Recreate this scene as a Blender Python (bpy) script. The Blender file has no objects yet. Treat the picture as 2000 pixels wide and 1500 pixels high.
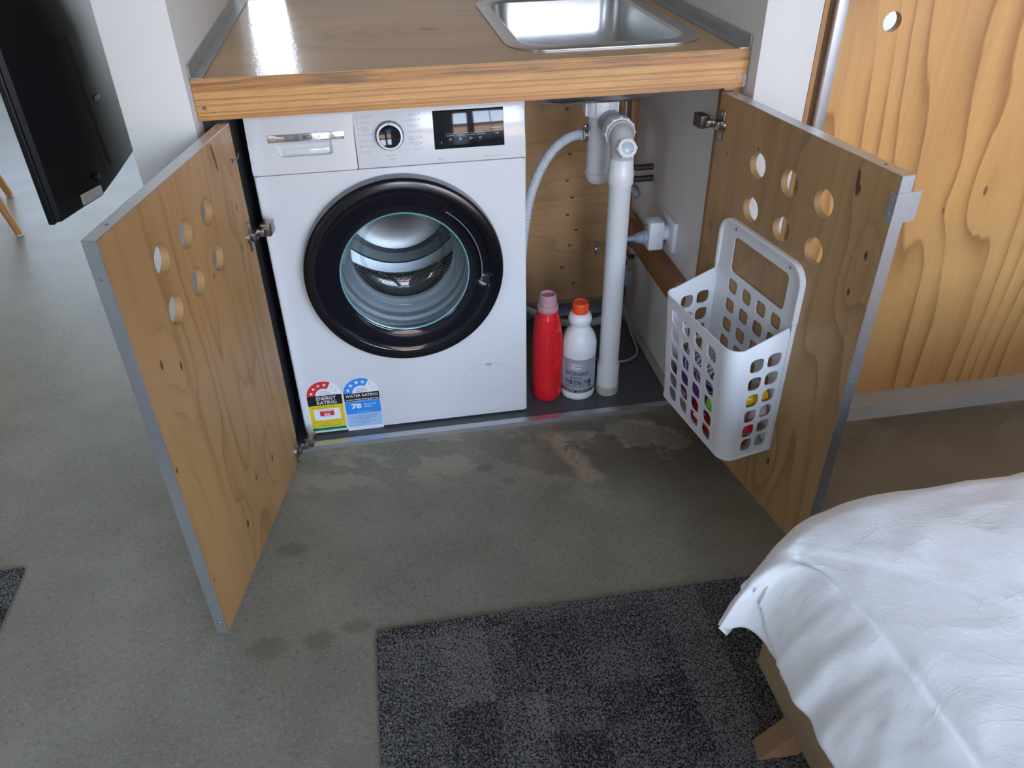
import bpy, bmesh, math, random
from mathutils import Vector, Matrix, noise

random.seed(7)
SC = bpy.context.scene
COL = SC.collection
PI = math.pi

# ------------------------------------------------------------------ camera
cam_d = bpy.data.cameras.new('camera')
cam = bpy.data.objects.new('camera', cam_d)
COL.objects.link(cam)
cam.location = (0.2751, -1.7311, 1.3253)
cam.rotation_euler = (0.9635, 0.0141, -0.1713)
cam_d.sensor_fit = 'HORIZONTAL'
cam_d.sensor_width = 36.0
cam_d.lens = 1556.7 / 2000.0 * 36.0
cam_d.clip_start = 0.02
cam_d.clip_end = 200
SC.camera = cam

# ------------------------------------------------------------------ world, sun, exposure
SC.view_settings.view_transform = 'Standard'
SC.view_settings.look = 'None'
SC.view_settings.gamma = 1.0
SC.view_settings.use_curve_mapping = False
SC.view_settings.exposure = 1.25

world = bpy.data.worlds.new('sky')
SC.world = world
world.use_nodes = True
wn = world.node_tree
wn.nodes.clear()
wo = wn.nodes.new('ShaderNodeOutputWorld')
wb = wn.nodes.new('ShaderNodeBackground')
wt = wn.nodes.new('ShaderNodeTexCoord')
ws = wn.nodes.new('ShaderNodeSeparateXYZ')
wr = wn.nodes.new('ShaderNodeValToRGB')
wn.links.new(wt.outputs['Generated'], ws.inputs[0])
wn.links.new(ws.outputs['Z'], wr.inputs[0])
wn.links.new(wr.outputs[0], wb.inputs[0])
wn.links.new(wb.outputs[0], wo.inputs[0])
e = wr.color_ramp.elements
e[0].position = 0.0; e[0].color = (0.82, 0.905, 1.0, 1)
e[1].position = 0.8; e[1].color = (0.30, 0.53, 1.0, 1)
wb.inputs[1].default_value = 7.8

sun_d = bpy.data.lights.new('sun', 'SUN')
sun = bpy.data.objects.new('sun', sun_d)
COL.objects.link(sun)
sun_d.energy = 16.0
sun_d.color = (1.0, 0.93, 0.82)
sun_d.angle = 0.009
sun.rotation_euler = (math.radians(-28), math.radians(-6), 0)   # high, from beyond the far wall


def portal(name, loc, rot, w, h):
    d = bpy.data.lights.new(name, 'AREA')
    d.shape = 'RECTANGLE'; d.size = w; d.size_y = h
    d.cycles.is_portal = True
    o = bpy.data.objects.new(name, d)
    COL.objects.link(o)
    o.location = loc; o.rotation_euler = rot
    return o

# openings of the room (shared by the walls and the sky portals): x0, x1, z0, z1
Y_NEAR, Y_FAR, X_L, X_R, H = -4.3, 5.0, -4.2, 3.4, 2.7
NEAR_OPEN = [(-3.0, -2.2, 0.9, 2.1), (0.08, 0.90, 0.02, 2.4), (1.20, 3.25, 0.25, 2.5)]  # first opening is unseen, added for soft frontal daylight
FAR_OPEN = [(-3.1, -1.05, 1.15, 1.70), (-0.95, -0.25, 1.15, 2.15), (1.7, 3.0, 0.05, 2.2)]  # last opening is unseen, added to brighten the view behind the sliding panel
for x0, x1, z0, z1 in NEAR_OPEN:
    portal('sky_portal', ((x0+x1)/2, Y_NEAR-0.05, (z0+z1)/2), (PI/2, 0, 0), x1-x0, z1-z0)
for x0, x1, z0, z1 in FAR_OPEN:
    portal('sky_portal', ((x0+x1)/2, Y_FAR+0.05, (z0+z1)/2), (-PI/2, 0, 0), x1-x0, z1-z0)

# ------------------------------------------------------------------ shader helpers
class V:
    def __init__(s, nt, k): s.nt = nt; s.k = k
    def m(s, op, *a, clamp=False):
        n = s.nt.nodes.new('ShaderNodeMath'); n.operation = op; n.use_clamp = clamp
        for i, x in enumerate((s,) + a):
            if isinstance(x, V): s.nt.links.new(x.k, n.inputs[i])
            else: n.inputs[i].default_value = x
        return V(s.nt, n.outputs[0])
    def __add__(s, o): return s.m('ADD', o)
    def __sub__(s, o): return s.m('SUBTRACT', o)
    def __mul__(s, o): return s.m('MULTIPLY', o)
    def __truediv__(s, o): return s.m('DIVIDE', o)
    def fract(s): return s.m('FRACT')
    def floor(s): return s.m('FLOOR')
    def abs(s): return s.m('ABSOLUTE')
    def pow(s, p): return s.m('POWER', p)
    def sat(s): return s.m('ADD', 0.0, clamp=True)
    def lt(s, o): return s.m('LESS_THAN', o)
    def gt(s, o): return s.m('GREATER_THAN', o)
    def max(s, o): return s.m('MAXIMUM', o)
    def step(s, a, b):           # smooth 0..1 between a and b
        n = s.nt.nodes.new('ShaderNodeMapRange'); n.interpolation_type = 'SMOOTHSTEP'
        s.nt.links.new(s.k, n.inputs[0]); n.inputs[1].default_value = a; n.inputs[2].default_value = b
        return V(s.nt, n.outputs[0])

class Mat:
    def __init__(s, name):
        s.m = bpy.data.materials.new(name); s.m.use_nodes = True
        s.nt = s.m.node_tree
        s.b = s.nt.nodes['Principled BSDF']
        s._tc = None
    def L(s, a, b): s.nt.links.new(a, b)
    def tc(s):
        if not s._tc: s._tc = s.nt.nodes.new('ShaderNodeTexCoord')
        return s._tc
    def xyz(s, out='Object'):
        n = s.nt.nodes.new('ShaderNodeSeparateXYZ'); s.L(s.tc().outputs[out], n.inputs[0])
        return [V(s.nt, n.outputs[i]) for i in range(3)]
    def comb(s, x, y, z):
        n = s.nt.nodes.new('ShaderNodeCombineXYZ')
        for i, a in enumerate((x, y, z)):
            if isinstance(a, V): s.L(a.k, n.inputs[i])
            else: n.inputs[i].default_value = a
        return n.outputs[0]
    def noise(s, vec, scale=1.0, detail=2.0, rough=0.5, dist=0.0):
        n = s.nt.nodes.new('ShaderNodeTexNoise')
        s.L(vec, n.inputs['Vector']); n.inputs['Scale'].default_value = scale
        n.inputs['Detail'].default_value = detail; n.inputs['Roughness'].default_value = rough
        n.inputs['Distortion'].default_value = dist
        return V(s.nt, n.outputs[0])
    def white(s, vec):
        n = s.nt.nodes.new('ShaderNodeTexWhiteNoise'); s.L(vec, n.inputs[0])
        return V(s.nt, n.outputs[0])
    def voro(s, vec, scale, out=0):
        n = s.nt.nodes.new('ShaderNodeTexVoronoi'); s.L(vec, n.inputs['Vector']); n.inputs['Scale'].default_value = scale
        return V(s.nt, n.outputs[out])
    def mix(s, f, a, b):
        n = s.nt.nodes.new('ShaderNodeMix'); n.data_type = 'RGBA'
        if isinstance(f, V): s.L(f.k, n.inputs[0])
        else: n.inputs[0].default_value = f
        for i, c in ((6, a), (7, b)):
            if isinstance(c, tuple): n.inputs[i].default_value = (*c, 1)
            else: s.L(c, n.inputs[i])
        return n.outputs[2]
    def scale(s, col, v):        # colour times value
        n = s.nt.nodes.new('ShaderNodeMix'); n.data_type = 'RGBA'; n.blend_type = 'MULTIPLY'; n.inputs[0].default_value = 1
        if isinstance(col, tuple): n.inputs[6].default_value = (*col, 1)
        else: s.L(col, n.inputs[6])
        s.L(v.k, n.inputs[7])
        return n.outputs[2]
    def set(s, col=None, rough=None, metal=None, spec=None, coat=None):
        for key, v in (('Base Color', col), ('Roughness', rough), ('Metallic', metal), ('Specular IOR Level', spec), ('Coat Weight', coat)):
            if v is None: continue
            if isinstance(v, tuple): s.b.inputs[key].default_value = (*v, 1)
            elif isinstance(v, V): s.L(v.k, s.b.inputs[key])
            elif isinstance(v, (int, float)): s.b.inputs[key].default_value = v
            else: s.L(v, s.b.inputs[key])
        return s
    def bump(s, h, strength=0.3, dist=0.001):
        n = s.nt.nodes.new('ShaderNodeBump'); n.inputs['Strength'].default_value = strength
        n.inputs['Distance'].default_value = dist
        s.L(h.k, n.inputs['Height']); s.L(n.outputs[0], s.b.inputs['Normal'])
        return s

def plain(name, col, rough=0.5, metal=0.0, spec=0.5, vary=0.06, nscale=40, bump=0.0, coat=0.0):
    m = Mat(name)
    n = m.noise(m.tc().outputs['Object'], nscale, 3)
    m.set(m.scale(col, n * (2*vary) + (1 - vary)), rough, metal, spec, coat)
    if bump: m.bump(n, bump, 0.001)
    return m.m

def wood(name, base, dark, across, along, seed, freq=14, amp=3.2, sa=5.0, sl=0.55, sharp=5.0, band=0.75, knots=(), kcol=(0.05, 0.02, 0.008), rough=0.42, layer=None, tint=None, coat=0.0, streak=0.35, modr=(0.3, 0.62), grow=3.0):
    """rotary-cut plywood face: contour-like growth rings, knots that bend them; layered edges where 'layer' gives the thickness axis"""
    m = Mat(name)
    P = m.xyz()
    a, l = P['XYZ'.index(across)], P['XYZ'.index(along)]
    f = m.noise(m.comb(a*sa, l*sl, seed), 1.0, 2.0, 0.45) * amp + a * freq * 0.12
    wob = m.noise(m.comb(a*60, l*9, seed + 3), 1.0, 2.0)
    f = f + wob * 0.05
    core = None
    for (ka, kl, r, g) in knots:
        da = (a - ka); dl = (l - kl)
        d2 = da*da*(1/(r*r)) + dl*dl*(1/(grow*r*r))
        f = f + (d2 * -0.05).m('EXPONENT') * g
        kn = m.noise(m.comb(a*260, l*200, seed + ka*50), 1.0, 2.0)
        c = ((d2 * (kn * 2.4 + 1.2)) * -1.0 + 1.0).sat().step(0.1, 0.75) * (kn*0.8 + 0.5)
        core = c if core is None else core.max(c)
    r = (f * 3.0).fract()
    line = r.pow(sharp) * (r * -1.0 + 1.0).step(0.0, 0.07)
    mod = m.noise(m.comb(a*9, l*1.5, seed + 9), 1.0, 2.0).step(*modr)
    fine = m.noise(m.comb(a*420, l*14, seed), 1.0, 2.0)
    big = m.noise(m.comb(a*6, l*1.6, seed + 5), 1.0, 2.0)
    col = m.mix((line * mod * band).sat(), base, dark)
    strk = m.noise(m.comb(a*34, l*1.1, seed + 13), 1.0, 3.0).step(0.52, 0.75)
    col = m.mix((strk * streak).sat(), col, dark)
    col = m.scale(col, fine * 0.30 + 0.85)
    col = m.scale(col, big * 0.45 + 0.78)
    if core is not None: col = m.mix(core, col, kcol)
    if layer:
        N = m.xyz('Normal')['XYZ'.index(layer)].abs()
        t = P['XYZ'.index(layer)]
        lay = (t * (1/0.0033)).fract().step(0.35, 0.6)
        e1 = m.mix(lay, tuple(min(1, c*1.15) for c in base), tuple(c*0.72 + 0.02 for c in base))
        col = m.mix(N.lt(0.6), col, e1)
    m.set(col, fine * 0.15 + (rough - 0.07), coat=coat)
    m.bump(fine + line * -0.6, 0.12, 0.0006)
    return m.m

# ------------------------------------------------------------------ materials
PLY_BASE, PLY_DARK = (0.40, 0.235, 0.098), (0.20, 0.092, 0.03)
M = {}
M['door_left_ply'] = wood('door_ply_left', (0.41, 0.230, 0.088), (0.195, 0.088, 0.028), 'X', 'Z', 2.3, freq=16, amp=3.4, sl=0.8, band=0.8, layer='Y',
    grow=5.0, knots=[(0.482, 0.601, 0.0085, 0.5), (0.425, 0.562, 0.0085, 0.5), (0.103, 0.822, 0.008, 0.3), (0.05, 0.697, 0.006, 0.25), (0.067, 0.617, 0.005, 0.2), (0.221, 0.631, 0.005, 0.2), (0.161, 0.134, 0.009, 0.5), (0.261, 0.162, 0.007, 0.4), (0.35, 0.112, 0.009, 0.5), (0.534, 0.143, 0.005, 0.2), (0.535, 0.42, 0.006, 0.2)])
M['door_right_ply'] = wood('door_ply_right', (0.40, 0.240, 0.100), (0.20, 0.098, 0.036), 'X', 'Z', 8.1, freq=16, amp=3.6, sl=0.9, band=0.75, layer='Y', sharp=3,
    grow=5.0, knots=[(0.024, 0.56, 0.006, 0.3), (0.511, 0.697, 0.008, 0.4), (0.492, 0.617, 0.007, 0.4), (0.292, 0.601, 0.007, 0.35), (0.382, 0.129, 0.009, 0.4), (0.457, 0.798, 0.008, 0.25), (0.051, 0.732, 0.004, 0.2), (0.158, 0.775, 0.004, 0.2)])
KNOTS_BACK = ((0.668, 0.816), (0.537, 0.828), (0.456, 0.823), (0.401, 0.84), (0.346, 0.826), (0.294, 0.855), (0.243, 0.835), (0.168, 0.812), (0.107, 0.852))
M['back_ply'] = wood('back_ply', (0.54, 0.32, 0.145), (0.30, 0.15, 0.055), 'Z', 'X', 5.5, freq=12, amp=3.0, sl=1.2, band=0.55, rough=0.5,
    grow=2.5, knots=[(z, x, 0.0075, 0.12) for z, x in KNOTS_BACK])
M['panel_ply'] = wood('panel_ply', (0.57, 0.305, 0.105), (0.25, 0.10, 0.028), 'X', 'Z', 11.4, freq=34, amp=3.2, sa=2.6, sl=0.6, sharp=4.2, band=1.0, rough=0.34, layer='Y', modr=(0.15, 0.45), grow=6.0,
    knots=[(0.472, 0.562, 0.010, 0.22), (0.376, 0.521, 0.007, 0.15)], kcol=(0.16, 0.075, 0.025), streak=0.2)
M['bench_ply'] = wood('bench_ply', (0.48, 0.275, 0.10), (0.27, 0.135, 0.045), 'Y', 'X', 3.7, freq=3, amp=1.5, sa=2.2, sl=1.5, band=0.55, sharp=5, rough=0.55, coat=0.6, streak=0.12,
    knots=[(0.28, 0.42, 0.03, 1.2), (-0.055, 0.715, 0.012, 0.4)], kcol=(0.30, 0.16, 0.06))
_b = M['bench_ply'].node_tree.nodes['Principled BSDF']
_b.inputs['Coat Roughness'].default_value = 0.16
_n = M['bench_ply'].node_tree.nodes.new('ShaderNodeTexNoise'); _n.inputs['Scale'].default_value = 160; _n.inputs['Detail'].default_value = 3
_t = M['bench_ply'].node_tree.nodes.new('ShaderNodeTexCoord'); _u = M['bench_ply'].node_tree.nodes.new('ShaderNodeBump')
_u.inputs['Strength'].default_value = 0.25; _u.inputs['Distance'].default_value = 0.002
M['bench_ply'].node_tree.links.new(_t.outputs['Object'], _n.inputs['Vector']); M['bench_ply'].node_tree.links.new(_n.outputs[0], _u.inputs['Height']); M['bench_ply'].node_tree.links.new(_u.outputs[0], _b.inputs['Coat Normal'])
M['stud_timber'] = wood('stud_timber', (0.35, 0.17, 0.07), (0.2, 0.085, 0.03), 'X', 'Z', 1.2, freq=40, sa=20, band=0.5)
M['rail_timber'] = wood('rail_timber', (0.30, 0.135, 0.055), (0.15, 0.06, 0.022), 'Z', 'Y', 6.2, freq=40, sa=20, band=0.6)
M['strip_timber'] = wood('strip_timber', (0.37, 0.18, 0.07), (0.2, 0.085, 0.03), 'X', 'Z', 4.4, freq=40, sa=20, band=0.5)
M['bed_oak'] = wood('bed_oak', (0.31, 0.215, 0.125), (0.18, 0.115, 0.06), 'Z', 'Y', 9.1, freq=60, amp=2.5, sa=16, sl=1.2, band=0.6, rough=0.55, streak=0.5)
M['leg_oak'] = wood('leg_oak', (0.28, 0.165, 0.085), (0.16, 0.09, 0.043), 'Y', 'Z', 9.9, freq=60, amp=2.5, sa=16, sl=3, band=0.6, rough=0.55)
M['chair_wood'] = wood('chair_wood', (0.42, 0.19, 0.06), (0.25, 0.10, 0.03), 'X', 'Z', 7.7, freq=30, band=0.4, rough=0.4)

def lvl():
    m = Mat('laminated_edge')
    X, Y, Z = m.xyz()
    w = m.noise(m.comb(X*3.0, Y*3, Z*30), 1.0, 3.0) * 0.0045
    t = (Z + w) * (1/0.0034)
    lay = m.white(m.comb(t.floor(), 0, 0))
    fr = t.fract()
    gap = fr.step(0.62, 0.95) * m.noise(m.comb(X*9, Z*200, 1), 1.0, 3.0).step(0.36, 0.55)
    fine = m.noise(m.comb(X*16, Y*16, Z*1200), 1.0, 2.0)
    big = m.noise(m.comb(X*4, Y, Z*60), 1.0, 3.0)
    col = m.mix(lay.step(0.1, 0.9), (0.62, 0.33, 0.115), (0.44, 0.20, 0.06))
    col = m.mix((gap*0.8).sat(), col, (0.17, 0.07, 0.022))
    top = (Z.step(0.9205, 0.924)) * m.noise(m.comb(X*7, Z*150, 4), 1.0, 3.0).step(0.45, 0.62)
    col = m.mix((top*0.7).sat(), col, (0.16, 0.095, 0.045))
    pit = m.noise(m.comb(X*38, Z*260, 8), 1.0, 2.0).step(0.71, 0.76)
    col = m.mix((pit*0.9).sat(), col, (0.06, 0.025, 0.01))
    col = m.scale(m.scale(col, fine*0.4 + 0.8), big*0.5 + 0.75)
    m.set(col, 0.38)
    m.bump(fine + gap * -1.0, 0.25, 0.001)
    return m.m
M['lvl'] = lvl()

def concrete():
    m = Mat('polished_concrete')
    P = m.tc().outputs['Object']
    X, Y, Z = m.xyz()
    n1 = m.noise(P, 1.7, 4, 0.55); n2 = m.noise(P, 7.0, 4, 0.6); n3 = m.noise(P, 90, 3, 0.6)
    col = m.mix(n1.step(0.3, 0.7), (0.196, 0.181, 0.137), (0.246, 0.227, 0.174))
    col = m.scale(col, n2*0.45 + 0.78)
    col = m.scale(col, n3*0.3 + 0.85)
    v = m.voro(P, 380.0)
    lightg = v.lt(0.36) * m.noise(P, 130, 1).step(0.50, 0.58)
    darkg = v.lt(0.32) * m.noise(P, 95, 1, 0.5, 0.3).step(0.57, 0.64)
    col = m.mix((lightg*0.5).sat(), col, (0.42, 0.40, 0.34))
    col = m.mix((darkg*0.75).sat(), col, (0.025, 0.024, 0.022))
    # worn, smeared patches in front of the cabinet and a few oil spots
    near = (Y + 0.13).abs().step(0.17, 0.02) * X.step(-0.15, 0.05) * (X * -1 + 1.15).step(0.0, 0.2)
    sm = m.noise(m.comb(X*5.5, Y*8 + X*3, 2.0), 1.0, 5, 0.65)
    col = m.mix((near * sm.step(0.49, 0.535) * 0.62).sat(), col, (0.40, 0.345, 0.24))
    sm2 = m.noise(m.comb(X*4 + 5, Y*6, 7.0), 1.0, 5, 0.6)
    near2 = (Y + 0.17).abs().step(0.24, 0.03) * X.step(0.25, 0.85)
    dk = (near2 * sm2.step(0.44, 0.48) * 0.72).sat()
    col = m.mix(dk, col, (0.075, 0.056, 0.036))
    # pale run
    run = ((X - 0.66 - (Y + 0.15) * -0.35).abs() + (m.noise(P, 18, 3) - 0.5)*0.06).step(0.045, 0.01) * (Y + 0.2).abs().step(0.13, 0.09)
    col = m.mix((run * m.noise(P, 26, 4, 0.65).step(0.36, 0.48) * 0.75).sat(), col, (0.40, 0.315, 0.205))
    for (sx, sy, r) in ((0.155-0.03, -0.64, 0.028), (-0.05, -0.66, 0.035), (0.05, -0.66, 0.03), (-0.02, -0.40, 0.03), (0.45, -0.2, 0.02), (0.50, -0.26, 0.015)):
        d = ((X - sx).pow(2.0) * 0.5 + (Y - sy).pow(2.0)).m('SQRT') + (m.noise(P, 40, 3) - 0.5)*0.02
        col = m.mix((d.step(r, r*0.4) * 0.45).sat(), col, (0.095, 0.082, 0.05))
    warm = X.step(0.75, 1.3)  # browner to the right: shading by the bed put into the floor colour
    col = m.mix((warm*0.55).sat(), col, m.scale((0.185, 0.150, 0.105), n2*0.4 + 0.8))
    m.set(col, n2*0.18 + 0.33, spec=0.32)
    m.bump(n3, 0.05, 0.001)
    return m.m
M['concrete'] = concrete()

def carpet():
    m = Mat('loop_carpet')
    X, Y, Z = m.xyz()
    P = m.tc().outputs['Object']
    fleck = m.noise(P, 260, 2, 0.6)
    wx = (m.noise(P, 30, 2) - 0.5) * 0.02
    b1 = m.white(m.comb(((X + wx) * 7.5).floor(), ((Y + wx) * 12).floor(), 3))
    b2 = m.white(m.comb(((X + wx) * 11 + 0.4).floor(), ((Y + wx) * 5.5 + 0.3).floor(), 8))
    blk = (b1 + b2) * 0.5
    t = fleck - 0.5 + (blk - 0.5) * 0.16
    col = m.mix(t.step(-0.16, 0.18), (0.019, 0.019, 0.019), (0.245, 0.228, 0.218))
    m.set(col, 0.95, spec=0.1)
    m.bump(fleck, 0.6, 0.004)
    return m.m
M['carpet'] = carpet()

M['white_enamel'] = plain('white_enamel', (0.67, 0.675, 0.69), 0.22, vary=0.01)
M['fascia_white'] = plain('fascia_white', (0.655, 0.66, 0.675), 0.13, vary=0.01)
M['seam'] = plain('seam_grey', (0.22, 0.22, 0.24), 0.6)
M['print_grey'] = plain('print_grey', (0.36, 0.37, 0.40), 0.5)
M['gloss_black'] = plain('gloss_black', (0.008, 0.008, 0.012), 0.06, vary=0.05)
M['ring_black'] = plain('ring_black', (0.005, 0.005, 0.007), 0.2, vary=0.05)
M['bezel_grey'] = plain('bezel_grey', (0.16, 0.17, 0.18), 0.35)
M['gasket'] = plain('gasket_grey', (0.30, 0.33, 0.35), 0.45, vary=0.08, nscale=15)
M['chrome'] = plain('chrome', (0.72, 0.72, 0.74), 0.08, 1.0, vary=0.02)
M['steel'] = plain('brushed_steel', (0.55, 0.55, 0.55), 0.28, 1.0, vary=0.06, nscale=20)
M['dark_steel'] = plain('drum_steel', (0.42, 0.42, 0.43), 0.4, 1.0, vary=0.05)
M['galv'] = plain('galvanised_steel', (0.42, 0.44, 0.45), 0.38, 0.9, vary=0.15, nscale=30)
M['alu'] = plain('aluminium', (0.58, 0.59, 0.61), 0.34, 0.9, vary=0.08, nscale=60)
M['nickel'] = plain('nickel_hinge', (0.36, 0.33, 0.29), 0.28, 1.0, vary=0.1)
M['dark_nickel'] = plain('dark_nickel', (0.12, 0.10, 0.085), 0.4, 0.8)
M['rail_alu'] = plain('dull_aluminium', (0.50, 0.49, 0.465), 0.5, 0.25, vary=0.1, nscale=40)
M['paint_white'] = plain('wall_paint_white', (0.67, 0.655, 0.625), 0.55, vary=0.02, nscale=8, bump=0.02)
M['paint_grey'] = plain('wall_paint_grey', (0.62, 0.59, 0.55), 0.6, vary=0.03, nscale=6)
M['paint_room'] = plain('room_paint', (0.72, 0.70, 0.66), 0.6, vary=0.02)
M['ceiling_paint'] = plain('ceiling_paint', (0.78, 0.77, 0.74), 0.7, vary=0.02)
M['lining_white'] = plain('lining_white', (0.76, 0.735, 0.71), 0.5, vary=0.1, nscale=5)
M['lining_shade_and_foot'] = plain('lining_shade_and_foot', (0.035, 0.037, 0.042), 0.5)  # near-black: shadow put into the left lining's colour; also the machine feet
M['base_sheet'] = plain('base_sheet_grey', (0.075, 0.08, 0.088), 0.42, vary=0.18, nscale=14)
M['pvc'] = plain('pvc_white', (0.66, 0.67, 0.67), 0.3, vary=0.03)
M['pvc_elbow'] = plain('pvc_elbow', (0.50, 0.50, 0.49), 0.3, vary=0.05)
M['pvc_bright'] = plain('trap_white', (0.74, 0.74, 0.76), 0.28, vary=0.02)
M['pvc_grey'] = plain('pvc_grey', (0.36, 0.36, 0.36), 0.35, vary=0.05)
M['hose_grey'] = plain('hose_grey', (0.50, 0.53, 0.56), 0.4, vary=0.03)
M['cable_grey'] = plain('cable_grey', (0.32, 0.34, 0.38), 0.4)
M['plug_grey'] = plain('plug_grey', (0.30, 0.34, 0.42), 0.4)
M['plastic_white'] = plain('plastic_white', (0.76, 0.77, 0.78), 0.35, vary=0.015)
M['dirt'] = plain('grout_grey', (0.40, 0.38, 0.33), 0.8, vary=0.4, nscale=120, bump=0.5)
M['copper_dark'] = plain('corroded_copper', (0.055, 0.045, 0.04), 0.55, 0.4, vary=0.6, nscale=90, bump=0.4)
M['red_bottle'] = plain('red_bottle', (0.62, 0.012, 0.018), 0.22, vary=0.03)
M['cap_orange'] = plain('cap_orange', (0.85, 0.085, 0.025), 0.35)
M['label_silver'] = plain('label_silver', (0.40, 0.42, 0.45), 0.35, 0.3, vary=0.03)
M['ink_navy'] = plain('ink_navy', (0.012, 0.02, 0.075), 0.4)
M['ink_black'] = plain('ink_black', (0.008, 0.008, 0.010), 0.4)
M['ink_white'] = plain('ink_white', (0.80, 0.81, 0.84), 0.4, vary=0.01)
M['ink_red'] = plain('ink_red', (0.62, 0.03, 0.03), 0.4, vary=0.02)
M['ink_blue'] = plain('ink_blue', (0.035, 0.27, 0.80), 0.4, vary=0.01)
M['ink_paleblue'] = plain('ink_pale_blue', (0.36, 0.55, 0.82), 0.4, vary=0.01)
M['ink_yellow'] = plain('ink_yellow', (0.74, 0.58, 0.012), 0.4, vary=0.01)
M['ink_green'] = plain('ink_green', (0.0, 0.20, 0.055), 0.4, vary=0.01)
M['ink_star_grey'] = plain('ink_star_grey', (0.60, 0.63, 0.66), 0.4, vary=0.01)
M['purple_film'] = plain('purple_film', (0.10, 0.022, 0.20), 0.3, vary=0.1)
M['red_film'] = plain('red_film', (0.62, 0.02, 0.018), 0.22, vary=0.1)
M['green_plastic'] = plain('green_plastic', (0.20, 0.52, 0.03), 0.35)
M['yellow_film'] = plain('yellow_film', (0.72, 0.42, 0.012), 0.25, vary=0.08)
M['pink_film'] = plain('pink_film', (0.62, 0.47, 0.50), 0.35, vary=0.1)
M['tv_black'] = plain('black_plastic', (0.004, 0.004, 0.005), 0.45, vary=0.2, nscale=20, spec=0.3)
M['tv_black2'] = plain('black_plastic_gloss', (0.008, 0.008, 0.010), 0.28, vary=0.1)
M['brick'] = plain('sunlit_render', (0.60, 0.38, 0.24), 0.8, vary=0.1, nscale=3)
M['roof_dark'] = plain('roof_dark', (0.10, 0.08, 0.08), 0.7)
M['asphalt'] = plain('asphalt', (0.10, 0.10, 0.10), 0.9)
M['mattress'] = plain('mattress_ticking', (0.70, 0.70, 0.70), 0.8)

def striped(name, a, b, sx, sz, duty=0.5, z0=None, top=None):
    m = Mat(name)
    X, Y, Z = m.xyz()
    w = m.noise(m.tc().outputs['Object'], 30, 2) * 0.012
    f = ((X*sx + Z*sz + w*sz) ).fract().lt(duty)
    col = m.mix(f, a, b)
    if z0 is not None: col = m.mix((Z + w*0.3).gt(z0), col, top)
    m.set(col, 0.28)
    return m.m
M['striped_film'] = striped('striped_film', (0.62, 0.50, 0.56), (0.11, 0.03, 0.21), 60, 150, 0.45)
M['purple_striped'] = striped('purple_striped_film', (0.11, 0.024, 0.21), (0.60, 0.48, 0.56), 55, 140, 0.4, z0=None)
M['red_striped'] = striped('red_striped_film', (0.62, 0.60, 0.62), (0.03, 0.05, 0.16), 130, 40, 0.5, z0=-0.002, top=(0.60, 0.02, 0.02))

def linen():
    m = Mat('white_linen')
    P = m.tc().outputs['Object']
    X, Y, Z = m.xyz()
    n = m.noise(m.comb(X*160, Y*160, Z*160), 1.0, 3, 0.6)
    w = m.noise(m.comb(X*22, Y*30, Z*22), 1.0, 4, 0.6, 0.6)
    cr = (m.noise(P, 9, 4, 0.6, 1.2) - 0.5).abs().step(0.035, 0.0)
    m.set((0.87, 0.88, 0.89), 0.85, spec=0.2)
    m.b.inputs['Sheen Weight'].default_value = 0.15
    m.bump(w*0.6 + n*0.10 + cr*0.10, 0.4, 0.004)
    return m.m
M['linen'] = linen()

def thin_glass(name, tint, refl=1.0, rough=0.0):
    m = Mat(name)
    nt = m.nt
    tr = nt.nodes.new('ShaderNodeBsdfTransparent'); tr.inputs[0].default_value = (*tint, 1)
    gl = nt.nodes.new('ShaderNodeBsdfGlossy'); gl.inputs['Roughness'].default_value = rough
    mx = nt.nodes.new('ShaderNodeMixShader')
    n = m.noise(m.tc().outputs['Object'], 12, 2)
    lw = nt.nodes.new('ShaderNodeLayerWeight'); lw.inputs[0].default_value = 0.5
    k = (V(nt, lw.outputs['Facing']).pow(3.0) * 0.8 + 0.05) * (n*0.1 + refl)
    nt.links.new(k.k, mx.inputs[0]); nt.links.new(tr.outputs[0], mx.inputs[1]); nt.links.new(gl.outputs[0], mx.inputs[2])
    nt.links.new(mx.outputs[0], nt.nodes['Material Output'].inputs[0])
    return m.m
M['door_glass'] = thin_glass('door_glass', (0.90, 0.95, 0.96), 1.0)
M['clear_cap'] = plain('clear_pink_plastic', (0.62, 0.36, 0.40), 0.2, spec=0.6)
M['clear_cap'].node_tree.nodes['Principled BSDF'].inputs['Alpha'].default_value = 0.62

def drum_holes():
    m = Mat('perforated_drum')
    X, Y, Z = m.xyz()
    # cylinder about Y: angle and depth
    ang = V(m.nt, X.m('ARCTAN2', Z).k)
    u = ang * 22.0; v = Y * 95.0
    row = v.floor()
    uu = (u + row * 0.5).fract() - 0.5; vv = v.fract() - 0.5
    d = (uu*uu + vv*vv*0.8).m('SQRT')
    hole = d.step(0.30, 0.22)
    n = m.noise(m.tc().outputs['Object'], 20, 2)
    col = m.mix(hole, m.scale((0.66, 0.66, 0.67), n*0.1 + 0.95), (0.02, 0.02, 0.02))
    m.set(col, 0.18, hole * -1.0 + 1.0)
    m.bump(d.step(0.5, 0.2), 0.6, 0.004)
    return m.m
M['drum_holes'] = drum_holes()

# ------------------------------------------------------------------ mesh helpers
I4 = Matrix.Identity(4)
def frame(o, x, y):              # matrix with origin o, axes x and y (z = x cross y)
    x = Vector(x).normalized(); y = Vector(y); z = x.cross(y).normalized(); y = z.cross(x)
    return Matrix(((x.x, y.x, z.x, o[0]), (x.y, y.y, z.y, o[1]), (x.z, y.z, z.z, o[2]), (0, 0, 0, 1)))

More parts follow.
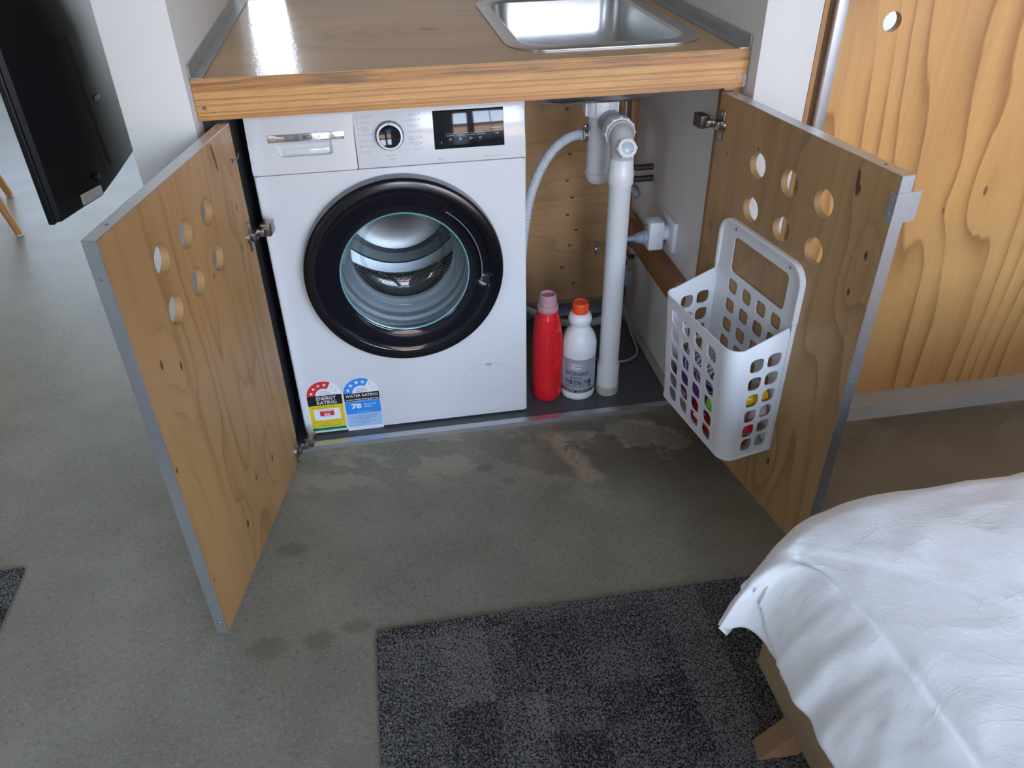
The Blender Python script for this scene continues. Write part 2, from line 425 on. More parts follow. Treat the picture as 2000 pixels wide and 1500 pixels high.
def curve_mesh(loops, depth=0.0):    # filled outline(s) with holes -> verts, faces in the XY plane
    c = bpy.data.curves.new('outline', 'CURVE'); c.dimensions = '2D'; c.fill_mode = 'BOTH' if depth else 'FRONT'
    c.extrude = depth / 2.0
    for lp in loops:
        s = c.splines.new('POLY'); s.points.add(len(lp) - 1); s.use_cyclic_u = True
        for p, q in zip(s.points, lp): p.co = (q[0], q[1], 0, 1)
    o = bpy.data.objects.new('outline', c)
    me = bpy.data.meshes.new_from_object(o)
    vs = [v.co.copy() for v in me.vertices]; fs = [tuple(p.vertices) for p in me.polygons]
    bpy.data.objects.remove(o); bpy.data.curves.remove(c); bpy.data.meshes.remove(me)
    return vs, fs

_txt = {}
def text_mesh(s, bold):
    if (s, bold) not in _txt:
        c = bpy.data.curves.new('lettering', 'FONT'); c.body = s; c.size = 1.0; c.resolution_u = 2; c.offset = bold
        o = bpy.data.objects.new('lettering', c)
        me = bpy.data.meshes.new_from_object(o)
        vs = [v.co.copy() for v in me.vertices]; fs = [tuple(p.vertices) for p in me.polygons]
        bpy.data.objects.remove(o); bpy.data.curves.remove(c); bpy.data.meshes.remove(me)
        _txt[(s, bold)] = (vs, fs)
    return _txt[(s, bold)]

class MB:
    def __init__(s): s.v = []; s.f = []; s.mi = []
    def add(s, vs, fs, mat=0, T=I4):
        k = len(s.v)
        s.v += [T @ Vector(v) for v in vs]
        s.f += [tuple(i + k for i in f) for f in fs]; s.mi += [mat] * len(fs)
        return s
    def box(s, x0, x1, y0, y1, z0, z1, mat=0, T=I4, r=0.0):
        if r > 0:
            bm = bmesh.new(); bmesh.ops.create_cube(bm, size=1)
            for v in bm.verts: v.co = ((x0+x1)/2 + v.co.x*(x1-x0), (y0+y1)/2 + v.co.y*(y1-y0), (z0+z1)/2 + v.co.z*(z1-z0))
            bmesh.ops.bevel(bm, geom=bm.edges[:], offset=r, segments=2, affect='EDGES', profile=0.5)
            bm.verts.index_update()
            s.add([v.co.copy() for v in bm.verts], [tuple(v.index for v in f.verts) for f in bm.faces], mat, T); bm.free()
            return s
        vs = [(x, y, z) for x in (x0, x1) for y in (y0, y1) for z in (z0, z1)]
        return s.add(vs, [(0,1,3,2), (4,6,7,5), (0,4,5,1), (2,3,7,6), (0,2,6,4), (1,5,7,3)], mat, T)
    def hexa(s, b, t, mat=0):     # eight corners: bottom loop, top loop
        return s.add(list(b) + list(t), [(3,2,1,0), (4,5,6,7), (0,1,5,4), (1,2,6,5), (2,3,7,6), (3,0,4,7)], mat)
    def loft(s, loops, mat=0, cap0=True, cap1=True, closed=True):
        k = len(s.v); n = len(loops[0])
        for lp in loops: s.v += [Vector(p) for p in lp]
        for i in range(len(loops) - 1):
            for j in range(n if closed else n - 1):
                a = k + i*n + j; b = k + i*n + (j+1) % n
                s.f.append((a, b, b + n, a + n)); s.mi.append(mat)
        if cap0: s.f.append(tuple(k + j for j in reversed(range(n)))); s.mi.append(mat)
        if cap1: s.f.append(tuple(k + (len(loops)-1)*n + j for j in range(n))); s.mi.append(mat)
        return s
    def lathe(s, prof, n=40, mat=0, T=I4, cap0=True, cap1=True, mats=None):   # prof (r, h) about local Z
        loops = [[T @ Vector((r*math.cos(2*PI*j/n), r*math.sin(2*PI*j/n), h)) for j in range(n)] for r, h in prof]
        k = len(s.mi)
        s.loft(loops, mat, cap0, cap1)
        if mats:
            for i, mm in enumerate(mats):
                for j in range(n): s.mi[k + i*n + j] = mm
        return s
    def cyl(s, p0, p1, r0, r1=None, n=20, mat=0):
        p0 = Vector(p0); p1 = Vector(p1); r1 = r0 if r1 is None else r1
        d = (p1 - p0).normalized(); u = d.orthogonal().normalized(); w = d.cross(u)
        return s.loft([[p + (u*math.cos(2*PI*j/n) + w*math.sin(2*PI*j/n))*r for j in range(n)] for p, r in ((p0, r0), (p1, r1))], mat)
    def tube(s, pts, r, n=12, mat=0, sub=8, rings=None):
        P = [Vector(p) for p in pts]
        path = []
        for i in range(len(P) - 1):       # Catmull-Rom
            a, b, c, d = P[max(i-1, 0)], P[i], P[i+1], P[min(i+2, len(P)-1)]
            for q in range(sub):
                t = q / sub
                path.append(0.5*((2*b) + (c-a)*t + (2*a-5*b+4*c-d)*t*t + (3*b-a-3*c+d)*t**3))
        path.append(P[-1])
        u = None; loops = []
        for i, p in enumerate(path):
            d = (path[min(i+1, len(path)-1)] - path[max(i-1, 0)]).normalized()
            u = d.orthogonal().normalized() if u is None else (u - d*u.dot(d)).normalized()
            w = d.cross(u)
            rr = r[i % len(r)] if isinstance(r, (list, tuple)) else r
            loops.append([p + (u*math.cos(2*PI*j/n) + w*math.sin(2*PI*j/n))*rr for j in range(n)])
        return s.loft(loops, mat)
    def shape(s, loops, depth, mat=0, T=I4):
        vs, fs = curve_mesh(loops, depth); return s.add(vs, fs, mat, T)
    def text(s, t, size, T, mat=0, bold=0.0, width=None, align='L', lift=0.0, bend=None):
        vs, fs = text_mesh(t, bold)
        if not vs: return s
        x0 = min(v.x for v in vs); x1 = max(v.x for v in vs)
        kx = (width / (x1 - x0)) if width else size
        off = {'L': 0.0, 'C': 0.5, 'R': 1.0}[align] * (x1 - x0)
        return s.add([((v.x - x0 - off)*kx, v.y*size, lift) for v in vs], fs, mat, T)
    def rect(s, x0, x1, y0, y1, mat=0, T=I4, lift=0.0):
        return s.add([(x0,y0,lift), (x1,y0,lift), (x1,y1,lift), (x0,y1,lift)], [(0,1,2,3)], mat, T)
    def build(s, name, mats, parent=None, loc=None, sharp=35):
        me = bpy.data.meshes.new(name)
        me.from_pydata([tuple(v) for v in s.v], [], s.f)
        for m in (mats if isinstance(mats, (list, tuple)) else [mats]): me.materials.append(m)
        if any(s.mi): me.polygons.foreach_set('material_index', s.mi)
        me.update()
        bm = bmesh.new(); bm.from_mesh(me); bmesh.ops.recalc_face_normals(bm, faces=bm.faces[:]) if len(s.f) < 60000 else None
        bm.to_mesh(me); bm.free()
        me.polygons.foreach_set('use_smooth', [True]*len(me.polygons))
        me.set_sharp_from_angle(angle=math.radians(sharp))
        o = bpy.data.objects.new(name, me); COL.objects.link(o)
        if parent: o.parent = parent
        if loc: o.location = loc
        return o

def thing(name, label, cat, loc=(0,0,0), rz=0.0, group=None):
    o = bpy.data.objects.new(name, None); COL.objects.link(o)
    o.empty_display_size = 0.05
    o.location = loc; o.rotation_euler = (0, 0, rz)
    return tag(o, label, cat, group)
def tag(o, label, cat, group=None):
    o['label'] = label; o['category'] = cat
    if group: o['group'] = group
    return o
def struct(name, mb, mat):
    o = mb.build(name, mat); o['kind'] = 'structure'; return o
def rrect(x0, x1, y0, y1, r, n=6, rs=None):
    rs = rs or (r, r, r, r); out = []
    for (cx, cy, a0, q) in ((x1, y0, -PI/2, 0), (x1, y1, 0, 1), (x0, y1, PI/2, 2), (x0, y0, PI, 3)):
        rr = rs[q]; sx = -1 if cx == x1 else 1; sy = 1 if cy == y0 else -1
        for i in range(n + 1):
            a = a0 + PI/2*i/n
            out.append((cx + sx*rr + rr*math.cos(a), cy + sy*rr + rr*math.sin(a)))
    return out
def circle(cx, cy, r, n=32): return [(cx + r*math.cos(2*PI*i/n), cy + r*math.sin(2*PI*i/n)) for i in range(n)]
def screw(name, parent, p, nrm, r=0.003, mat='steel'):
    p = Vector(p); n = Vector(nrm).normalized()
    u = n.orthogonal().normalized(); w = n.cross(u)
    m = MB().cyl(p, p + n*0.0008, r, r*0.8, 12)
    m.box(-r*0.7, r*0.7, -r*0.14, r*0.14, 0, 0.0002, 1, frame(p + n*0.0008, u, w))
    m.box(-r*0.14, r*0.14, -r*0.7, r*0.7, 0, 0.0002, 1, frame(p + n*0.0008, u, w))
    return m.build(name, [M[mat], M['seam']], parent)

# ------------------------------------------------------------------ the room
struct('floor', MB().box(X_L, X_R, Y_NEAR, Y_FAR, -0.1, 0.0), M['concrete'])
struct('ceiling', MB().box(X_L - 0.1, X_R + 0.1, Y_NEAR - 0.1, Y_FAR + 0.1, H, H + 0.1), M['ceiling_paint'])
struct('wall_left', MB().box(X_L - 0.1, X_L, Y_NEAR, Y_FAR, 0, H), M['paint_room'])
struct('wall_right', MB().box(X_R, X_R + 0.1, Y_NEAR, Y_FAR, 0, H), M['paint_room'])
def wall_with_openings(name, y, th, opens):
    mb = MB(); x = X_L - 0.1
    for x0, x1, z0, z1 in opens:
        mb.box(x, x0, y, y + th, 0, H); mb.box(x0, x1, y, y + th, 0, z0); mb.box(x0, x1, y, y + th, z1, H); x = x1
    mb.box(x, X_R + 0.1, y, y + th, 0, H)
    struct(name, mb, M['paint_room'])
wall_with_openings('wall_near', Y_NEAR - 0.12, 0.12, NEAR_OPEN)
wall_with_openings('wall_far', Y_FAR, 0.12, FAR_OPEN)
k = 0
for (opens, y) in ((NEAR_OPEN, Y_NEAR - 0.06), (FAR_OPEN, Y_FAR + 0.06)):
    for x0, x1, z0, z1 in opens:
        k += 1
        mb = MB(); t = 0.04
        mb.box(x0, x0 + t, y - .03, y + .03, z0, z1).box(x1 - t, x1, y - .03, y + .03, z0, z1)
        mb.box(x0 + t, x1 - t, y - .03, y + .03, z0, z0 + t).box(x0 + t, x1 - t, y - .03, y + .03, z1 - t, z1)
        n = max(0, round((x1 - x0) / 1.0) - 1)
        for i in range(n):
            xc = x0 + (x1 - x0)*(i + 1)/(n + 1); mb.box(xc - t/2, xc + t/2, y - .03, y + .03, z0 + t, z1 - t)
        struct('window_%d' % k, mb, M['alu'])  # first and last frames belong to the openings added for light
struct('ground_outside', MB().box(-60, 60, -60, Y_NEAR - 0.3, -0.7, -0.6), M['asphalt'])
mb = MB().box(-14, 16, -17.5, -16, -0.6, 2.1)
mb.box(-14.3, 16.3, -17.8, -15.7, 2.1, 2.75, 1)
struct('wall_outside', mb, [M['brick'], M['roof_dark']])

# nook around the bench: two white nibs, a rear wall with a narrow slot, linings under the bench
NL0, NL1, NR0, NR1, NY, NB = -0.190, -0.066, 1.0615, 1.184, -0.121, 0.86
struct('wall_nook_left', MB().box(NL0, NL1, NY, NB, 0, H, r=0.002), M['paint_white'])
struct('wall_nook_right', MB().box(NR0, NR1, NY, NB, 0, H, r=0.002), M['paint_white'])
mb = MB().box(NL1, -0.058, NB, NB + 0.08, 0, H).box(0.052, NR0, NB, NB + 0.08, 0, H).box(-0.058, 0.052, NB, NB + 0.08, 0, 0.96).box(-0.058, 0.052, NB, NB + 0.08, 2.2, H)
struct('wall_nook_back', mb, M['paint_grey'])
struct('trim_1', MB().box(NL1, -0.020, -0.045, 0.53, 0.0, 0.866), M['lining_shade_and_foot'])  # left lining, coloured dark for the shadow beside the machine
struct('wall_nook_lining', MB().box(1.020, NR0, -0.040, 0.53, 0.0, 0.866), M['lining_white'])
struct('trim_2', MB().box(1.0195, 1.061, -0.066, -0.040, 0.0, 0.866, r=0.001), M['strip_timber'])
struct('wall_nook_rear_panel', MB().box(-0.020, 1.020, 0.530, 0.548, 0.0, 0.735), M['back_ply'])
mb = MB().box(-0.0205, 1.0195, -0.046, 0.53, 0.0, 0.012)
struct('floor_nook', mb, M['base_sheet'])
mb = MB().box(-0.0205, 1.0185, -0.0500, -0.0470, 0.0, 0.0125).box(-0.0205, 1.0185, -0.0500, -0.0300, 0.0125, 0.0140)
struct('trim_3', mb, M['alu'])
struct('trim_4', MB().box(0.60, 1.005, 0.505, 0.529, 0.0125, 0.050).box(0.60, 1.005, 0.485, 0.505, 0.0125, 0.0145), M['galv'])
struct('trim_5', MB().box(1.000, 1.0195, -0.025, 0.528, 0.0125, 0.022), M['dirt'])
struct('trim_6', MB().box(0.985, 1.0185, 0.0, 0.47, 0.296, 0.366, r=0.002), M['rail_timber'])
struct('trim_7', MB().box(0.998, 1.0195, 0.495, 0.5285, 0.022, 0.735, r=0.001), M['stud_timber'])

# right of the nook: white wall, timber strip, sliding plywood panel on an aluminium floor rail
struct('wall_side', MB().box(NR1, 1.285, -0.060, 0.06, 0, H).box(1.285, X_R, -0.060, 0.06, 2.12, H), M['paint_white'])
struct('trim_8', MB().box(NR1 + 0.0005, NR1 + 0.011, -0.121, -0.0605, 0.0, H), M['strip_timber'])
mb = MB().box(1.198, 2.75, -0.197, -0.194, 0.0, 0.047).box(1.198, 2.75, -0.194, -0.138, 0.044, 0.047).box(1.198, 2.75, -0.100, -0.097, 0.0, 0.047).box(1.198, 2.75, -0.138, -0.134, 0.0, 0.047)
struct('trim_9', mb, M['rail_alu'])
sp = thing('sliding_panel', 'large honey plywood sliding panel with one round finger hole behind the open right door', 'panel', (1.203, -0.115, 0.048))
T = frame((0, 0, 0), (1, 0, 0), (0, 0, 1))
PX0 = 1.203
mb = MB().shape([[(0.022, -0.02), (1.44, -0.02), (1.44, 2.15), (0.022, 2.15)], circle(1.329 - PX0 + 0.0, 0.995 - 0.048, 0.020)], 0.018, 0, frame((0, -0.016, 0), (1, 0, 0), (0, 0, 1)))
mb.build('panel_board', M['panel_ply'], sp)
MB().box(0.0, 0.0215, -0.027, -0.004, -0.002, 2.15, r=0.001).build('edge_channel', M['alu'], sp)
screw('screw', sp, (-0.002 + 0.012, -0.027, 1.2), (0, -1, 0))

# ------------------------------------------------------------------ bench and sink
bt = thing('benchtop', 'thick honey plywood benchtop with laminated front edge above the washing machine', 'benchtop', (0, 0, 0.868))
BX0, BX1, BY0, BY1 = -0.0645, 1.0585, -0.0809, 0.859
T = frame((0, 0, 0.9355 - 0.868), (1, 0, 0), (0, 1, 0))
MB().shape([[(BX0, BY0), (BX1, BY0), (BX1, BY1), (BX0, BY1)], rrect(0.588, 0.978, 0.022, 0.592, 0.06)], 0.021, 0, T).build('top_sheet', M['bench_ply'], bt)
LV = MB().box(BX0, BX1, BY0 - 0.0004, -0.030, 0.868, 0.9245)
LV.build('front_edge', M['lvl'], bt, loc=(0, 0, -0.868))
E2 = MB().box(BX0, BX1, BY0 - 0.0006, BY0 + 0.0002, 0.9247, 0.9445)
E2.build('sheet_edge', M['lvl'], bt, loc=(0, 0, -0.868))
MB().box(BX0, -0.030, -0.029, BY1, 0, 0.056).build('side_bearer', M['stud_timber'], bt)
MB().box(1.025, BX1, -0.029, BY1, 0, 0.056).build('side_bearer', M['stud_timber'], bt)
for sx, x in ((1, BX0), (-1, BX1)):
    mb = MB().box(min(x, x + sx*.0025), max(x, x + sx*.0025), BY0 - 0.001, 0.80, 0.0785, 0.103)
    mb.box(min(x, x + sx*.024), max(x, x + sx*.024), BY0 - 0.001, 0.80, 0.0785, 0.0805)
    o = mb.build('edge_angle', M['galv'], bt)
    screw('screw', bt, (x + sx*.014, -0.062, 0.0805), (0, 0, 1))
screw('screw', bt, (-0.050, BY0 - 0.0004, 0.024), (0, -1, 0), 0.0035, 'dark_nickel')
screw('screw', bt, (1.040, BY0 - 0.0004, 0.027), (0, -1, 0), 0.0035)
MB().box(1.0505, 1.0595, BY0 - 0.002, BY0 - 0.0005, 0.002, 0.027).build('end_plate', M['alu'], bt)

sk = thing('sink', 'stainless steel inset sink bowl set into the plywood benchtop', 'sink', (0.785, 0.30, 0.946))
def rl(x0, x1, y0, y1, r, z): return [(x - 0.785, y - 0.30, z - 0.946) for x, y in rrect(x0, x1, y0, y1, r, 8)]
mb = MB().loft([rl(.566, 1.002, -.010, .624, .085, .9465), rl(.566, 1.002, -.010, .624, .085, .9485), rl(.570, .998, -.006, .620, .082, .9512), rl(.590, .978, .016, .598, .072, .9520), rl(.598, .970, .026, .590, .066, .9500)], 0, False, False)
mb.build('rim', M['steel'], sk)
mb = MB().loft([rl(.598, .970, .026, .590, .066, .9500), rl(.604, .964, .032, .584, .064, .944), rl(.608, .960, .036, .580, .064, .870), rl(.622, .946, .056, .562, .062, .824), rl(.640, .930, .074, .545, .056, .810), rl(.68, .89, .12, .50, .05, .8045), rl(.80, .85, .20, .25, .02, .801)], 0, False, True)
mb.build('bowl', M['steel'], sk)
mb = MB().lathe([(.036, .8005), (.036, .806), (.028, .8075), (.024, .803), (.0, .802)], 28, 0, Matrix.Translation((.822 - .785, .21 - .30, -.946)), False, True)
mb.build('drain', M['chrome'], sk)

# ------------------------------------------------------------------ washing machine
WX0, WX1, WZ0, WZ1 = 0.002, 0.598, 0.0178, 0.8430
wm = thing('washing_machine', 'white front loading washing machine with black round door under the benchtop', 'washing machine', (0, 0, 0.0125))
def wb(mb, name, mats, parent=wm, sharp=35): return mb.build(name, mats, parent, loc=(0, 0, -0.0125) if parent is wm else None, sharp=sharp)
DC = (0.304, 0.474)        # door centre
# body shell, open at the front
mb = MB()
mb.box(WX0, WX0 + .004, .016, .50, WZ0, .8505).box(WX1 - .004, WX1, .016, .50, WZ0, .8505)
mb.box(WX0 + .004, WX1 - .004, .016, .50, WZ0, WZ0 + .004).box(WX0 + .004, WX1 - .004, .018, .50, .846, .8505).box(WX0 + .004, WX1 - .004, .496, .50, WZ0 + .004, .846)
wb(mb, 'body', M['white_enamel'])
# front panel with round opening, softly rounded vertical edges
T = frame((0, 0.009, 0), (1, 0, 0), (0, 0, 1))
outl = rrect(WX0 + .005, WX1 - .005, WZ0, .7205, .004, 3)
mb = MB().shape([outl, circle(*DC, .172, 56)], .018, 0, T)
for x, s in ((WX0 + .005, -1), (WX1 - .005, 1)):
    mb.loft([[(x, 0, z), (x + s*.0025, .0007, z), (x + s*.0043, .0025, z), (x + s*.005, .006, z), (x + s*.005, .018, z), (x, .018, z)] for z in (WZ0 + .002, .7203)])
wb(mb, 'front_panel', M['white_enamel'])
for fx in (.06, .54):
    for fy in (.06, .45):
        MB().lathe([(.018, 0.0), (.018, .004), (.010, .0055)], 16, 0, Matrix.Translation((fx, fy, 0))).build('foot', M['lining_shade_and_foot'], wm)
# control fascia: leans back towards the top
TILT = math.radians(9)
FO = Vector((0, 0, .7222)); FXA = Vector((1, 0, 0)); FYA = Vector((0, math.sin(TILT), math.cos(TILT)))
FT = frame(FO, FXA, FYA)            # local: x right, y up the fascia, z towards the room
FH = .1205
def fz(z): return (z - .7222) / math.cos(TILT)
mb = MB().box(WX0 + .2245, WX1, 0, FH, -.016, 0.0, 0, FT, r=.0018)
mb.box(WX0 + .003, WX1 - .002, .018, .05, .722, .8455)
wb(mb, 'control_panel', M['fascia_white'])
# detergent drawer front with scoop and chrome strip
mb = MB().shape([rrect(WX0, WX0 + .2225, .0, FH, .004, 4), [(.052, fz(.787)), (.176, fz(.787)), (.176, fz(.760)), (.170, fz(.757)), (.069, fz(.757)), (.060, fz(.766))]], .014, 0, FT @ Matrix.Translation((0, 0, -.007)))
mb.box(.045, .185, fz(.75), fz(.79), -.030, -.026, 0, FT)
mb.add([(.052, fz(.787), -.004), (.176, fz(.787), -.004), (.172, fz(.760), -.026), (.066, fz(.760), -.026)], [(0, 1, 2, 3)], 0, FT)
mb.box(.072, .170, fz(.759), fz(.772), -.026, -.008, 0, FT, r=.002)
dr = wb(mb, 'detergent_drawer', M['fascia_white'])
MB().box(.0445, .204, fz(.788), fz(.8035), .0002, .0022, 0, FT, r=.0006).build('handle_strip', M['chrome'], dr)
mb = MB().text('BOSCH', .0118, FT @ Matrix.Translation((.118, fz(.7918), 0)), 0, .012, .036, 'L', .0025)
mb.shape([circle(.104, fz(.7955), .0052, 24), circle(.104, fz(.7955), .0043, 24)], 0.0002, 0, FT @ Matrix.Translation((0, 0, .0025)))
for a, b, c, d in ((.1022, .1028, -.0032, .0032), (.1052, .1058, -.0032, .0032), (.1028, .1052, -.0004, .0004)):
    mb.rect(a, b, fz(.7955) + c, fz(.7955) + d, 0, FT, .0026)
mb.build('badge', M['ink_black'], dr)
# programme dial
KC = (.300, fz(.7875))
KT = FT @ Matrix.Translation((KC[0], KC[1], 0))
mb = MB().lathe([(.0312, 0), (.0312, .002), (.0298, .004), (.0285, .0045)], 44, 1, KT, True, False)
mb.lathe([(.0285, .0045), (.0282, .016), (.0270, .0185), (.0238, .019)], 44, 0, KT, False, False)
mb.lathe([(.0238, .019), (.0230, .0186), (.0, .0186)], 44, 2, KT, False, True)
mb.box(-.0007, .0007, .0238, .0283, .0178, .0194, 1, KT)
wb(mb, 'program_dial', [M['ink_white'], M['bezel_grey'], M['gloss_black']])
# display
mb = MB().box(.3955, .5505, fz(.7515), fz(.8315), -.002, .0008, 0, FT, r=.0008)
dp = wb(mb, 'display', M['gloss_black'])
mb = MB()
def ft(t, x, z, size, mat=0, w=None, al='L', bold=0.0, lift=.0010): mb.text(t, size, FT @ Matrix.Translation((x, fz(z), 0)), mat, bold, w, al, lift)
for i, (t, x) in enumerate((('Speed Perfect', .423), ('Finished in', .446), ('SpeedPerfect', .470), ('Reload', .491))):
    ft(t, x, .7775, .0035, 0, .017, 'L')
mb.rect(.421, .505, fz(.7825), fz(.7829), 0, FT, .001)
for x in (.431, .453, .475, .497):
    mb.shape([circle(x, fz(.771), .0026, 16), circle(x, fz(.771), .0019, 16)], .0001, 0, FT @ Matrix.Translation((0, 0, .001)))
mb.rect(.4527, .4533, fz(.771), fz(.7733), 0, FT, .001)
mb.rect(.478, .482, fz(.7708), fz(.7713), 0, FT, .001)
mb.rect(.4107, .4113, fz(.763), fz(.768), 0, FT, .001)
ft('Start/Reload', .523, .7835, .0032, 0, .023, 'L'); ft('>II', .531, .7765, .0055, 0, .007, 'L', .01)
mb.rect(.522, .546, fz(.7895), fz(.7907), 0, FT, .001)
mb.build('display_print', M['ink_star_grey'], dp)
# programme names
mb = MB()
PL = [("Super 15'/30'", .241, .8262), ('Outdoor', .241, .8155), ('Shirts/', .242, .8055), ('Blouses', .242, .8000), ('Sportswear', .2425, .7905), ('Dark Wash', .243, .7782), ('Drum Clean', .2435, .7665), ('Wool', .2455, .7550)]
for t, x, z in PL: ft(t, x, z, .0052, 0, None, 'L', .004, .0003)
PR = [('Cottons', .361, .8262), ('Cottons Eco', .361, .8150), ('+ Prewash', .3605, .8030), ('Easy Care', .3605, .7910), ('Quick/', .3545, .7800), ('Mixed', .3545, .7745), ('Delicates/', .361, .7680), ('Silk', .361, .7625), ('Rinse', .361, .7545)]
for t, x, z in PR: ft(t, x, z, .0052, 0, None, 'R', .004, .0003)
ft('Spin/Drain', .301, .7445, .0052, 0, None, 'C', .004, .0003); ft('w120', .3565, .7785, .006, 0, None, 'L', .004, .0003)
for x in (.234, .2355, .2365, .2375, .238): pass
ICON = [(.2345, .8275), (.2345, .8168), (.2355, .8040), (.236, .7920), (.237, .7797), (.2375, .7680), (.2385, .7567), (.366, .8280), (.366, .8168), (.366, .8045), (.366, .7925), (.366, .7680), (.366, .7560), (.298, .7385), (.304, .7385)]
for i, (x, z) in enumerate(ICON):
    if i % 3 == 0: mb.shape([circle(x, fz(z), .0022, 10), circle(x, fz(z), .0015, 10)], .0001, 0, FT @ Matrix.Translation((0, 0, .0003)))
    elif i % 3 == 1: mb.shape([[(x - .0022, fz(z) - .002), (x + .0022, fz(z) - .002), (x + .0014, fz(z) + .002), (x - .0014, fz(z) + .002)], [(x - .0013, fz(z) - .0013), (x + .0013, fz(z) - .0013), (x + .0008, fz(z) + .0013), (x - .0008, fz(z) + .0013)]], .0001, 0, FT @ Matrix.Translation((0, 0, .0003)))
    else: mb.shape([[(x - .0022, fz(z)), (x, fz(z) - .0023), (x + .0022, fz(z)), (x, fz(z) + .0023)]], .0001, 0, FT @ Matrix.Translation((0, 0, .0003)))
def tick(x0, z0, x1, z1):
    a = Vector((x0, fz(z0))); b = Vector((x1, fz(z1))); d = (b - a).normalized() * .0002; p = Vector((-d.y, d.x))
    mb.add([(a + p).to_3d() + Vector((0, 0, .0003)), (a - p).to_3d() + Vector((0, 0, .0003)), (b - p).to_3d() + Vector((0, 0, .0003)), (b + p).to_3d() + Vector((0, 0, .0003))], [(0, 1, 2, 3)], 0, FT)
for c in ((.285, .822, .285, .828), (.294, .823, .294, .830), (.306, .823, .312, .817), (.312, .817, .322, .815), (.264, .7797, .269, .7797), (.270, .7680, .276, .7690), (.263, .7567, .287, .7567), (.287, .7567, .287, .763), (.301, .750, .301, .756), (.314, .763, .314, .7560), (.314, .7560, .344, .7560), (.321, .770, .336, .770), (.330, .792, .336, .792), (.328, .804, .334, .804)): tick(*c)
ft('8 kg', .402, .7290, .0062, 0, None, 'L', .006, .0003); ft('Eco Silence Drive', .502, .7290, .0062, 0, .0495, 'L', .004, .0003)
ft('SERIES 4', .522, .8365, .005, 0, None, 'L', .004, .0003)
wb(mb, 'panel_print', M['print_grey'])['kind'] = 'stuff'
# drum door, opening to the room (lathe about Y)
DT = frame((DC[0], 0, DC[1]), (1, 0, 0), (0, 0, 1))      # local z points to the room
dd = bpy.data.objects.new('drum_door', None); COL.objects.link(dd); dd.parent = wm; dd.location = (DC[0], -0.0005, DC[1] - 0.0125)
LT = frame((0, 0, 0), (1, 0, 0), (0, 0, 1))
mb = MB().lathe([(.196, .0), (.2330, .001), (.2335, .022), (.2325, .029)], 96, 0, LT, False, False)
mb.build('bezel', M['bezel_grey'], dd)
mb = MB().lathe([(.2325, .029), (.2305, .0345), (.2265, .0375), (.2060, .0385), (.2045, .0380)], 96, 0, LT, False, False)
mb.build('outer_ring', M['ring_black'], dd)
# inner glossy ring with a gripping recess on the right
nA = 160; prof = [(.2045, .0380), (.2030, .0372), (.193, .0352), (.183, .0336), (.173, .0318), (.163, .0298), (.156, .0278), (.1515, .0262), (.1505, .0235)]
loops = []
for r, h in prof:
    lp = []
    for j in range(nA):
        a = 2*PI*j/nA; deg = math.degrees(a); deg = deg - 360 if deg > 180 else deg
        g = 0.0
        if -12 < deg < 56 and .178 < r < .204:
            e_ = min(1, (deg + 12)/3.5, (56 - deg)/6.0); g = .017*max(0, e_)
        lp.append(LT @ Vector((r*math.cos(a), r*math.sin(a), h - g)))
    loops.append(lp)
MB().loft(loops, 0, False, False).build('glossy_ring', M['gloss_black'], dd, sharp=60)
mb = MB()
for a0, a1 in ((-11.5, 55),):
    lp0 = [LT @ Vector((.1805*math.cos(math.radians(a)), .1805*math.sin(math.radians(a)), .0345)) for a in range(int(a0), int(a1) + 1, 2)]
    mb.tube(lp0, .0014, 6, 0, 1)
mb.build('handle_lip', M['bezel_grey'], dd)
# glass bowl dished into the drum
gp = [(.1505, .0240), (.1480, .0225), (.1440, .005), (.1390, -.025), (.1310, -.055), (.1180, -.082), (.1000, -.098), (.0800, -.104), (.0500, -.106), (.0, -.106)]
mb = MB().lathe(gp, 64, 0, LT, False, True)
for rr_, hh_, q_ in ((.1000, -.1005, .0045), (.1290, -.060, .0025)):      # added beads: their reflections imitate the bowl's refracted bright rim
    mb.lathe([(rr_ + q_*math.cos(2*PI*i/10), hh_ + q_*math.sin(2*PI*i/10)) for i in range(11)], 64, 0, LT, False, False)
mb.build('glass_bowl', M['door_glass'], dd, sharp=50)
MB().lathe([(.1515, .0262), (.1508, .0272), (.1488, .0262), (.1482, .0225)], 64, 0, LT, False, False).build('glass_edge', plain('glass_edge', (0.18, 0.42, 0.47), 0.15), dd)
mb = MB().lathe([(.171, .006), (.168, -.012), (.160, -.016), (.158, -.030), (.150, -.034), (.149, -.055), (.142, -.062), (.136, -.075), (.127, -.085), (.125, -.095), (.130, -.103)], 64, 0, DT, False, False)
wb(mb, 'door_gasket', M['gasket'], sharp=20)
mb = MB().lathe([(.134, -.105), (.15, -.112), (.20, -.118), (.232, -.125)], 64, 0, DT, False, False)
mb.lathe([(.232, -.125), (.235, -.15), (.235, -.415), (.225, -.435)], 64, 1, DT, False, False)
mb.lathe([(.225, -.435), (.20, -.445), (.19, -.435), (.17, -.45), (.15, -.44), (.12, -.455), (.06, -.445), (.0, -.445)], 64, 0, DT, False, True)
DR = mb.build('drum', [M['dark_steel'], M['drum_holes']], wm, sharp=50)
